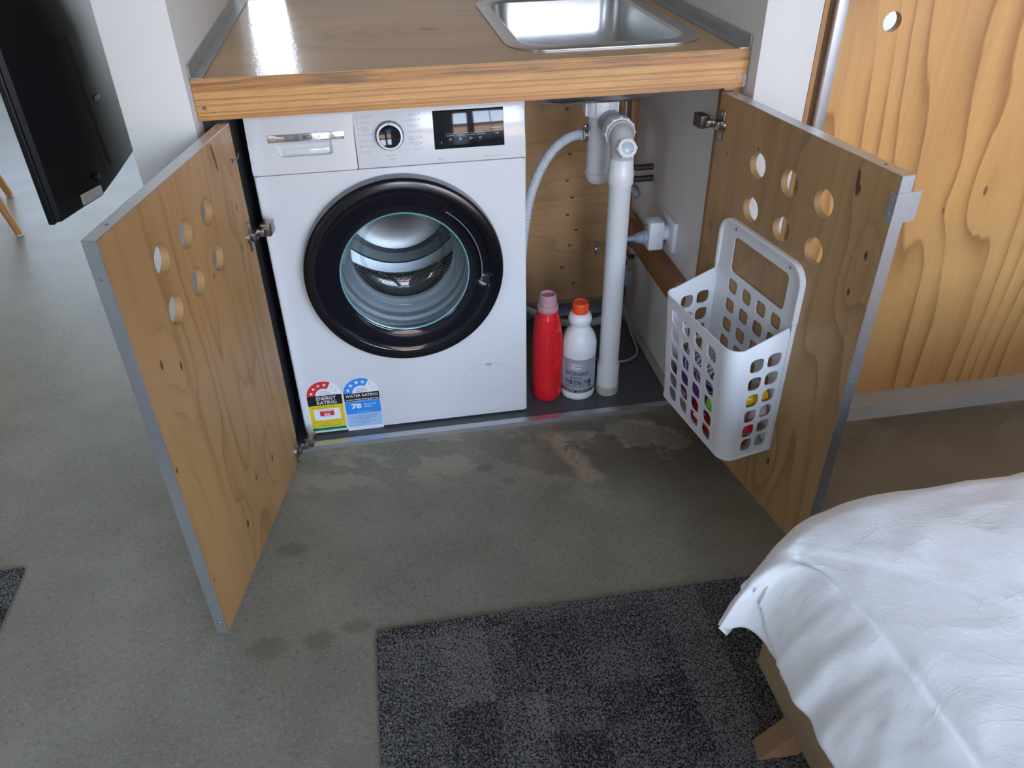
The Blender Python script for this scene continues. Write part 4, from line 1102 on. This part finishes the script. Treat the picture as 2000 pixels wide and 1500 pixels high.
mb = MB().tube([(.930, .50, .735), (.930, .50, .62), (.930, .500, .50)], .0125, 16, 0, 3)
tag(mb.build('riser_pipe', M['pvc_bright']), 'thin white riser pipe behind the grey elbow', 'pipe')
fx = thing('flexible_hose', 'braided chrome tap hose hanging at the rear under the sink', 'hose', (.962, .44, .60))
MB().tube([(0, 0, .165), (.001, .002, .12), (.002, .0, .055)], [.0065, .0058], 12, 0, 16).build('braided_tube', M['steel'], fx)
MB().cyl((.002, 0, .055), (.002, 0, .030), .0105, .0105, 6).cyl((.002, 0, .030), (.002, 0, -.02), .008, .008, 12).build('brass_union', M['nickel'], fx)
mb = MB().tube([(.990, .450, .382), (1.000, .435, .372), (1.0185, .395, .352)], .010, 12, 0, 4)
tag(mb.build('timber_dowel', M['stud_timber']), 'short brown round dowel leaning against the right cupboard wall above the taps', 'dowel')

# socket outlet, smart plug, plug and cable on the right lining
ol = thing('socket_outlet', 'white wall socket plate on the right cupboard wall', 'socket', (1.0198, .150, .4385))
MB().box(-.0125, 0, -.046, .046, -.042, .042, r=.002).build('socket_plate', M['plastic_white'], ol)
MB().box(-.0145, -.0126, .022, .034, -.010, .010, r=.0005).build('rocker_switch', M['plastic_white'], ol)
sm = thing('smart_plug', 'white rectangular plug-in adaptor with round button in the wall socket', 'adaptor', (1.0070, .152, .437))
MB().box(-.056, -.014, -.024, .024, -.040, .040, r=.006).build('plug_body', M['plastic_white'], sm)
MB().cyl((-.0142, 0, 0), (-.0002, 0, 0), .0200, .0205, 28).build('plug_base', M['plastic_white'], sm)
mb = MB().shape([circle(0, .021, .0085, 28), circle(0, .021, .0066, 28)], .0006, 0, frame((-.0562, 0, 0), (0, -1, 0), (0, 0, 1)))
mb.build('button_ring', M['seam'], sm)
pc = thing('power_cord', 'blue grey plug and cord running from the adaptor to the floor', 'cord', (.9508, .152, .428))
O = (.9508, .152, .428)
mb = MB().lathe([(.0195, .0), (.0195, .010), (.0165, .012), (.0155, .018), (.0105, .032), (.0065, .036), (.0062, .058), (.0045, .060)], 24, 0, frame((0, 0, 0), (0, 1, 0), (0, 0, -1)) @ Matrix.Rotation(0, 4, 'Z'))
pl = mb.build('plug', M['plug_grey'], pc)
mb = MB()
for k in range(5): mb.cyl((-.038 - k*.0045, 0, 0), (-.0400 - k*.0045, 0, 0), .0078, .0078, 14)
mb.build('strain_relief', M['plug_grey'], pc)
pts = [(.893, .152, .428), (.880, .155, .424), (.868, .165, .400), (.872, .21, .30), (.90, .29, .20), (.960, .345, .12), (.990, .365, .060), (.993, .345, .028), (.993, .32, .0165), (.992, .29, .0165), (.980, .222, .0165), (.950, .190, .0165), (.912, .183, .0165), (.86, .20, .0165), (.80, .25, .0165), (.70, .30, .0165)]
MB().tube(rel(pts, O), .0042, 10, 0, 8).build('cord', M['cable_grey'], pc)

# ------------------------------------------------------------------ bottles
bb = thing('bleach_bottle', 'white bleach bottle with orange cap and silver label beside the waste pipe', 'bottle', (.7545, .062, .0122))
mb = MB().lathe([(.0, .0), (.040, .0), (.0455, .004), (.0472, .012), (.0472, .024), (.0466, .0255), (.0466, .1365), (.0472, .138), (.0476, .150), (.0475, .166), (.0462, .178), (.0430, .190), (.0380, .201), (.0318, .210), (.0268, .216), (.0247, .221), (.0247, .224), (.0275, .229), (.0308, .236), (.0318, .242), (.0304, .250), (.0262, .257), (.0205, .261), (.0, .261)], 56, 0)
mb.build('bottle_body', M['plastic_white'], bb, sharp=50)
mb = MB().lathe([(.0212, .2600), (.0214, .2870), (.0202, .2895), (.0175, .2895), (.0170, .2880), (.0, .2880)], 44, 0)
for k in range(36): mb.box(.0210, .0219, -.0009, .0009, .262, .285, 0, Matrix.Rotation(2*PI*k/36, 4, 'Z'))
mb.build('screw_cap', M['cap_orange'], bb)
# wrapped label: (s, z) on the cylinder, s = arc length from the face turned to the room
FACE = math.radians(-105)
def wrap(mb_flat, r):
    return [Vector((r_*math.cos(FACE + v.x/.0470), r_*math.sin(FACE + v.x/.0470), v.y)) for v in mb_flat.v for r_ in (r + v.z,)]
fl = MB()
def wrect(s0, s1, z0, z1, mat, lift):
    n = max(1, int((s1 - s0)/.004))
    for i in range(n):
        a = s0 + (s1 - s0)*i/n; b = s0 + (s1 - s0)*(i + 1)/n
        fl.add([(a, z0, lift), (b, z0, lift), (b, z1, lift), (a, z1, lift)], [(0, 1, 2, 3)], mat)
def wtext(t, s, z, size, mat, w, al='C', bold=.01, lift=.0006, slant=0.0):
    vs, fs = text_mesh(t, bold); x0 = min(v.x for v in vs); x1 = max(v.x for v in vs)
    kx = w/(x1 - x0); o_ = {'L': 0, 'C': .5, 'R': 1}[al]*(x1 - x0)
    fl.add([((v.x - x0 - o_)*kx + s, z + v.y*size + slant*((v.x - x0 - o_)*kx), lift) for v in vs], fs, mat)
LM = [M['label_silver'], M['ink_red'], M['ink_white'], M['ink_navy'], M['ink_black'], M['ink_green']]
wrect(-.062, .062, .0262, .1360, 0, .0002)
fl2 = [(-.020, .128), (.017, .128), (.016, .106), (.012, .1005), (.0, .0965), (-.013, .1005), (-.019, .106)]
fl.shape([[(x - .004, z) for x, z in fl2]], .00005, 2, Matrix.Translation((0, 0, .0003)))
fl.shape([[((x + .0015)*.93 - .0055, (z - .112)*.92 + .112) for x, z in fl2]], .00005, 1, Matrix.Translation((0, 0, .0004)))
wtext('White', -.006, .1160, .0105, 2, .027, bold=.02); wtext('King', -.005, .1050, .0135, 2, .026, bold=.03)
wtext('DETERGENT', -.003, .0855, .0150, 3, .066, bold=.012); wtext('BLEACH', -.005, .0745, .0095, 3, .031, bold=.01)
wrect(-.040, -.016, .0555, .0690, 3, .0004); wrect(.004, .040, .0555, .0690, 3, .0004)
wtext('KILLS &', -.030, .0632, .0052, 2, .019, bold=.02); wtext('CLEANS', -.030, .0570, .0052, 2, .018, bold=.02)
wtext('REMOVES', .019, .0632, .0056, 2, .025, bold=.02); wtext('STAINS', .019, .0570, .0056, 2, .021, bold=.02)
fl.shape([circle(-.0055, .0625, .0092, 28)], .00005, 0, Matrix.Translation((0, 0, .0005)))
fl.shape([circle(-.0055, .0625, .0088, 28), circle(-.0055, .0625, .0072, 28)], .00005, 3, Matrix.Translation((0, 0, .0006)))
fl.shape([circle(-.0055, .0625, .0058, 28), circle(-.0055, .0625, .0050, 28)], .00005, 3, Matrix.Translation((0, 0, .0006)))
wrect(-.0088, -.0022, .0616, .0634, 3, .0007); wrect(-.0064, -.0046, .0592, .0658, 3, .0007)
wtext('KILLS 99.99% OF GERMS*', -.008, .0465, .0062, 4, .058, bold=.012)
fl.shape([[(.029, .0440), (.042, .0440), (.0355, .0550)]], .00005, 4, Matrix.Translation((0, 0, .0004)))
fl.shape([[(.0325, .0455), (.0385, .0455), (.0355, .0505)]], .00005, 5, Matrix.Translation((0, 0, .0005)))
wrect(-.062, .062, .0285, .0355, 4, .0004); wrect(-.062, .062, .0375, .0383, 4, .0004)
wtext('AUSTRALIAN MADE', -.026, .0302, .0042, 2, .034, bold=.01); wtext('AUSTRALIAN OWNED', .016, .0302, .0042, 2, .038, bold=.01)
fl.v = wrap(fl, .0466)
fl.build('bottle_label', LM, bb, sharp=60)

rb = thing('laundry_liquid_bottle', 'tall red laundry liquid bottle with clear pink cap beside the machine', 'bottle', (.6660, .062, .0122))
prof = [(0, .030, .030), (.004, .0355, .0345), (.015, .0395, .0375), (.05, .0415, .0385), (.10, .0418, .0385), (.15, .0412, .038), (.20, .0395, .037), (.235, .0365, .035), (.255, .0325, .032), (.268, .0285, .0285), (.276, .0265, .0265)]
loops = []
NL = 60
import bisect
def ip(z):
    for i in range(len(prof) - 1):
        if prof[i][0] <= z <= prof[i+1][0]:
            t = (z - prof[i][0])/(prof[i+1][0] - prof[i][0]); t = t*t*(3 - 2*t)
            return [prof[i][k]*(1 - t) + prof[i+1][k]*t for k in (1, 2)]
    return prof[-1][1:]
zs = [0, .002, .004, .008, .015] + [.02 + .256*i/48 for i in range(49)]
for z in zs:
    a_, b_ = ip(z); lp = []
    for j in range(NL):
        t = 2*PI*j/NL
        x = a_*math.copysign(abs(math.cos(t))**.9, math.cos(t)); y = b_*math.copysign(abs(math.sin(t))**.9, math.sin(t))
        # gripping hollow on the right front
        da = math.atan2(math.sin(t + math.radians(58)), math.cos(t + math.radians(58)))
        g1 = max(0, 1 - (da/.42)**2)*max(0, 1 - ((z - .165)/.062)**2)
        k_ = 1 - .30*min(1, g1*2.2)
        lp.append((x*k_, y*k_, z))
    loops.append(lp)
MB().loft(loops, 0).build('bottle_body', M['red_bottle'], rb, sharp=60)
mb = MB().lathe([(.0270, .2762), (.0285, .2790), (.0285, .290), (.0275, .2925), (.0225, .2945), (.0205, .322), (.0198, .3240), (.0190, .3240), (.0192, .2960)], 40, 0, Matrix.Translation((0, 0, 0)), False, False)
for k in range(24): mb.box(.0212, .0222, -.0006, .0006, .297, .320, 0, Matrix.Rotation(2*PI*k/24, 4, 'Z'))
mb.build('dosing_cap', M['clear_cap'], rb)
MB().lathe([(.0175, .2762), (.0170, .312), (.015, .316), (.0, .316)], 28, 0).build('pour_spout', plain('spout_pink', (.55, .16, .18), .4), rb)
lb = MB(); vs = []
for i in range(13):
    z = .030 + .110*i/12
    a_, b_ = ip(z)
    hw = .30*math.sqrt(max(0.02, 1 - ((i - 6)/6.3)**4))
    for j in range(7):
        t = math.radians(-8) + hw*(j/3 - 1)
        x = a_*math.copysign(abs(math.cos(t))**.9, math.cos(t)); y = b_*math.copysign(abs(math.sin(t))**.9, math.sin(t))
        vs.append((x*1.008 + .0003, y*1.008, z))
fs = [(i*7 + j, i*7 + j + 1, i*7 + j + 8, i*7 + j + 7) for i in range(12) for j in range(6)]
lb.add(vs, fs); lb.mi = [(1 if 2 <= f//6 <= 3 else 0) for f in range(len(fs))]
lb.build('bottle_label', [M['ink_white'], M['ink_paleblue']], rb, sharp=60)

# ------------------------------------------------------------------ rugs
def rug(name, label, x0, x1, y0, y1, px0, px1, py0, py1, step, seed):
    t = thing(name, label, 'rug', ((x0 + x1)/2, (y0 + y1)/2, 0.0))
    ox, oy = (x0 + x1)/2, (y0 + y1)/2
    MB().box(x0 - ox, x1 - ox, y0 - oy, y1 - oy, 0.0005, .0065, r=.002).build('rug_body', M['carpet'], t)
    rnd = random.Random(seed)
    mb = MB(); vs = []; fs = []
    nx = int((px1 - px0)/step); ny = int((py1 - py0)/step)
    for i in range(nx):
        for j in range(ny):
            x = px0 + (i + .5 + (rnd.random() - .5)*.9)*step - ox; y = py0 + (j + .5 + (rnd.random() - .5)*.9)*step - oy
            r = step*(.42 + .3*rnd.random()); h = .0080 + .0030*rnd.random(); a = rnd.random()*PI
            dx, dy = r*math.cos(a), r*math.sin(a)
            tx, ty = (rnd.random() - .5)*.003, (rnd.random() - .5)*.003
            k = len(vs)
            vs += [(x - dx, y - dy, .0055), (x + dy*.7, y - dx*.7, .0055), (x + dx, y + dy, .0055), (x - dy*.7, y + dx*.7, .0055), (x + tx, y + ty, h)]
            fs += [(k, k+1, k+4), (k+1, k+2, k+4), (k+2, k+3, k+4), (k+3, k, k+4)]
    me = bpy.data.meshes.new('rug_pile'); me.from_pydata(vs, [], fs); me.materials.append(M['carpet'])
    o = bpy.data.objects.new('rug_pile', me); COL.objects.link(o); o.parent = t; o['kind'] = 'stuff'
    return t
rug('rug', 'dark grey flecked loop pile rug under the bed corner', .163, 2.3, -2.4, -.662, .164, 1.15, -1.30, -.663, .0040, 1)
rug('rug', 'dark grey rug corner on the floor left of the left door', -1.9, -.595, -1.9, -.350, -.80, -.596, -.62, -.351, .0042, 2)

# ------------------------------------------------------------------ bed
bd = thing('bed', 'low oak bed frame with splayed block leg on the dark rug', 'bed', (.766, -1.034, .0075))
def rb_(name, x0, x1, y0, y1, z0, z1, mat='bed_oak', r=.004):
    ox, oy, oz = .766, -1.034, .0075
    return MB().box(x0 - ox, x1 - ox, y0 - oy, y1 - oy, z0 - oz, z1 - oz, r=r).build(name, M[mat], bd)
rb_('side_rail', .766, .806, -3.10, -1.034, .258, .352)
rb_('side_rail', 2.20, 2.24, -3.10, -1.034, .258, .352)
rb_('end_rail', .8065, 2.1995, -1.074, -1.034, .258, .352)
rb_('end_rail', .8065, 2.1995, -3.10, -3.06, .258, .352)
rb_('rail_cap', .784, .816, -3.08, -1.052, .3525, .372, 'leg_oak')
rb_('mattress', .835, 2.17, -3.03, -1.085, .3730, .455, 'mattress', r=.03)
def bleg(bx, by, mir, miry):
    ox, oy, oz = .766, -1.034, .0075
    b = [(.801, -1.026), (.872, -1.029), (.880, -.992), (.809, -.989)]
    tq = [(x + .135, y - .035) for x, y in b]
    def tr(p, z): return Vector(((2*1.503 - p[0]) if mir else p[0], (p[1] - miry), z)) - Vector((ox, oy, oz))
    bo = [tr(p, .0078) for p in b]; to = [tr(p, .2578) for p in tq]
    MB().hexa(bo, to).build('leg', M['leg_oak'], bd, sharp=20)
bleg(0, 0, False, 0.03); bleg(0, 0, True, 0.03); bleg(0, 0, False, 1.98); bleg(0, 0, True, 1.98)

# duvet: crest loop round the mattress edge, hem loop below it, flat top inside
hemc = [(2.6, -.895, .37), (2.2, -.893, .37), (1.6, -.893, .37), (1.2, -.895, .37), (.95, -.903, .37), (.86, -.918, .37), (.795, -.950, .365), (.742, -.988, .358), (.708, -1.012, .350), (.697, -1.024, .345), (.710, -1.032, .348), (.727, -1.044, .360), (.737, -1.075, .366), (.738, -1.15, .378), (.735, -1.234, .392), (.735, -1.30, .394), (.736, -1.45, .39), (.738, -1.8, .385), (.738, -2.6, .385)]
crest = [(2.6, -1.02, .535), (2.2, -1.01, .535), (1.6, -.995, .530), (1.2, -.990, .528), (.95, -.992, .524), (.865, -.998, .516), (.815, -1.008, .506), (.795, -1.018, .498), (.790, -1.030, .494), (.789, -1.040, .494), (.793, -1.052, .497), (.803, -1.068, .503), (.812, -1.10, .508), (.822, -1.16, .513), (.827, -1.24, .517), (.830, -1.33, .519), (.836, -1.5, .52), (.84, -1.8, .52), (.84, -2.6, .52)]
inner = [(2.6, -1.9, .54), (2.4, -1.9, .54), (2.2, -1.9, .54), (2.0, -1.9, .54), (1.9, -1.9, .54), (1.84, -1.905, .54), (1.80, -1.91, .54), (1.77, -1.92, .54), (1.75, -1.935, .54), (1.735, -1.95, .54), (1.72, -1.965, .54), (1.71, -1.98, .54), (1.705, -2.0, .54), (1.70, -2.03, .54), (1.70, -2.07, .54), (1.70, -2.12, .54), (1.70, -2.2, .54), (1.70, -2.35, .54), (1.70, -2.6, .54)]
def resample(P, n):
    out = []; P = [Vector(p) for p in P]
    m = len(P) - 1
    for i in range(n + 1):
        f = i/n*m; k = min(int(f), m - 1); t = f - k
        a, b, c, d = P[max(k-1, 0)], P[k], P[k+1], P[min(k+2, m)]
        out.append(0.5*((2*b) + (c-a)*t + (2*a-5*b+4*c-d)*t*t + (3*b-a-3*c+d)*t**3))
    return out
NP, NQ, NI = 300, 40, 90
Hm, Cr, In = resample(hemc, NP), resample(crest, NP), resample(inner, NP)
rows = []
for q in range(NI + 1):
    t = (q/NI)
    rows.append([Vector((a.x + (b.x - a.x)*t**.6, a.y + (b.y - a.y)*t**.6, a.z + (b.z - a.z)*t**6)) for a, b in zip(In, Cr)])
for q in range(1, NQ + 1):
    t = q/NQ; r_ = []
    for c, h in zip(Cr, Hm):
        ctl = Vector((h.x*.70 + c.x*.30, h.y*.70 + c.y*.30, c.z - .012))
        r_.append(c*(1-t)**2 + ctl*2*t*(1-t) + h*t*t)
    rows.append(r_)
def wrinkle(p, t):
    s = 0.0
    a = Vector((p.x*6 + p.y*3, p.y*5 - p.x*2, p.z*6))
    s += noise.noise(a)*.006
    b = Vector((p.x*16 - p.y*9, p.x*7 + p.y*13, p.z*14)); s += (abs(noise.noise(b)) - .25)*-.0032
    c = Vector((p.x*42, p.y*30, p.z*40)); s += (abs(noise.noise(c)) - .2)*-.0009
    # hanging folds run down the side
    s += t*(noise.noise(Vector((p.x*10 + 5, p.y*24, 0)))*.016 + noise.noise(Vector((p.x*30, p.y*55, 3)))*.002)
    return s
mb = MB(); n = NP + 1
base = [p for r_ in rows for p in r_]
nr = len(rows)
vs = []
for i in range(nr):
    t = max(0, (i - NI)/NQ)
    for j in range(n):
        p = rows[i][j]
        du = rows[i][min(j+1, n-1)] - rows[i][max(j-1, 0)]
        dv = rows[min(i+1, nr-1)][j] - rows[max(i-1, 0)][j]
        nm = du.cross(dv)
        nm = nm.normalized() if nm.length > 1e-9 else Vector((0, 0, 1))
        if nm.z < -.2 or (t == 0 and nm.z < 0): nm = -nm
        puff = .012*math.sin(min(1, i/NI)*PI) if t == 0 else 0
        # seam crease along the crest
        cr = -.0045*math.exp(-((i - NI - 1.5)/1.6)**2)*min(1, max(0, (j/NP - .47)/.06))
        vs.append(p + nm*(wrinkle(p, t*(1 - .3*t)) + puff + cr))
fs = [(i*n + j, i*n + j + 1, (i+1)*n + j + 1, (i+1)*n + j) for i in range(nr - 1) for j in range(n - 1)]
mb.add(vs, fs)
du_ = mb.build('duvet', M['linen'], None, sharp=180)
so = du_.modifiers.new('thickness', 'SOLIDIFY'); so.thickness = .016; so.offset = -1
tag(du_, 'rumpled white linen duvet draped over the bed at lower right', 'duvet')

# ------------------------------------------------------------------ beyond the nib: television seen from behind, a chair
tv = thing('television', 'black flat screen television seen from behind, hung beside the left white nib', 'television', (-.47, .122, .60))
# local: x towards the nib (+x), y along the set, z up
TL, THt = 1.15, .68
mb = MB().box(-.016, .0, 0, TL, 0, THt, r=.004); mb.build('screen_bezel', M['tv_black2'], tv)
def tvloop(z, k):    # plan outline of the rear shell
    return [(.0005, .006, z), (.012*k, .010, z), (.045*k, .10, z), (.070*k, .155, z), (.074*k, .30, z), (.074*k, TL - .30, z), (.060*k, TL - .15, z), (.012*k, TL - .01, z), (.0005, TL - .006, z)]
mb = MB().loft([tvloop(.004, .90), tvloop(.012, .98), tvloop(.05, 1.0), tvloop(.36, 1.0), tvloop(.52, .72), tvloop(.66, .25)], 0)
mb.build('rear_shell', M['tv_black'], tv, sharp=25)
mb = MB()
for (y, w) in ((.19, .006), (.235, .010)):
    mb.tube([(.0745 + .001, y + .02, .05), (.0755, y, .20), (.0752, y - .01, .36)], w*.18, 8, 0, 6)
mb.build('shell_rib', M['tv_black2'], tv)
A_ = Vector((.0395, .088, .010)); B_ = Vector((.0695, .154, .010))
T = frame(A_ + Vector((.0015, -.0005, 0)), B_ - A_, (0, 0, 1))
mb = MB().box(.0, .070, .0, .024, -.003, .0015, 0, T)
for k in range(4): mb.rect(.005, .064 - .016*(k % 2), .0045 + k*.0048, .0062 + k*.0048, 1, T, .0017)
mb.build('rating_sticker', [M['paint_grey'], M['print_grey']], tv)
mb = MB().box(.074, .084, .62, .92, .30, .58, r=.002)
mb.box(.084, .105, .73, .81, .40, .48, r=.003)
mb.build('wall_bracket', M['tv_black2'], tv)
mb = MB().cyl((.066, .150, .056), (.0745, .150, .056), .0075, .0075, 18).cyl((.0745, .150, .056), (.0748, .150, .056), .0045, .0045, 14, 1)
mb.build('cover_screw', [M['tv_black2'], M['ink_black']], tv)
MB().box(.0742, .0785, .285, .320, .196, .207, r=.0015).build('cable_clip', M['bezel_grey'], tv)
MB().box(.105, .2795, .755, .785, .425, .455, r=.002).build('bracket_arm', M['tv_black2'], tv)

ch = thing('dining_chair', 'orange brown wooden chair with splayed legs on the far left floor', 'chair', (-1.52, 1.74, 0.0), .45)
co = math.cos(.45); si = math.sin(.45)
tips = [(-1.201, 1.575), (-1.392, 2.055), (-1.66, 1.42), (-1.85, 1.90)]
for (x, y) in tips:
    dx, dy = x + 1.52, y - 1.74
    lx, ly = dx*co + dy*si, -dx*si + dy*co
    a = Vector((lx, ly, .002)); b = Vector((lx*.62, ly*.62, .44))
    d = (b - a).normalized()
    MB().cyl(a + d*.004, b, .0145, .0215, 16).build('leg', M['chair_wood'], ch)
    MB().cyl((a.x, a.y, 0.0), a + d*.004, .013, .0145, 16).build('leg_glide', M['plastic_white'], ch)
MB().box(-.22, .22, -.22, .22, .4405, .468, r=.012).build('seat', M['chair_wood'], ch)
for sy in (-.17, .17): MB().tube([(-.19, sy, .466), (-.215, sy, .62), (-.25, sy*.96, .80)], .015, 12, 0, 4).build('back_post', M['chair_wood'], ch)
MB().box(-.262, -.236, -.185, .185, .70, .80, r=.01).build('backrest', M['chair_wood'], ch)
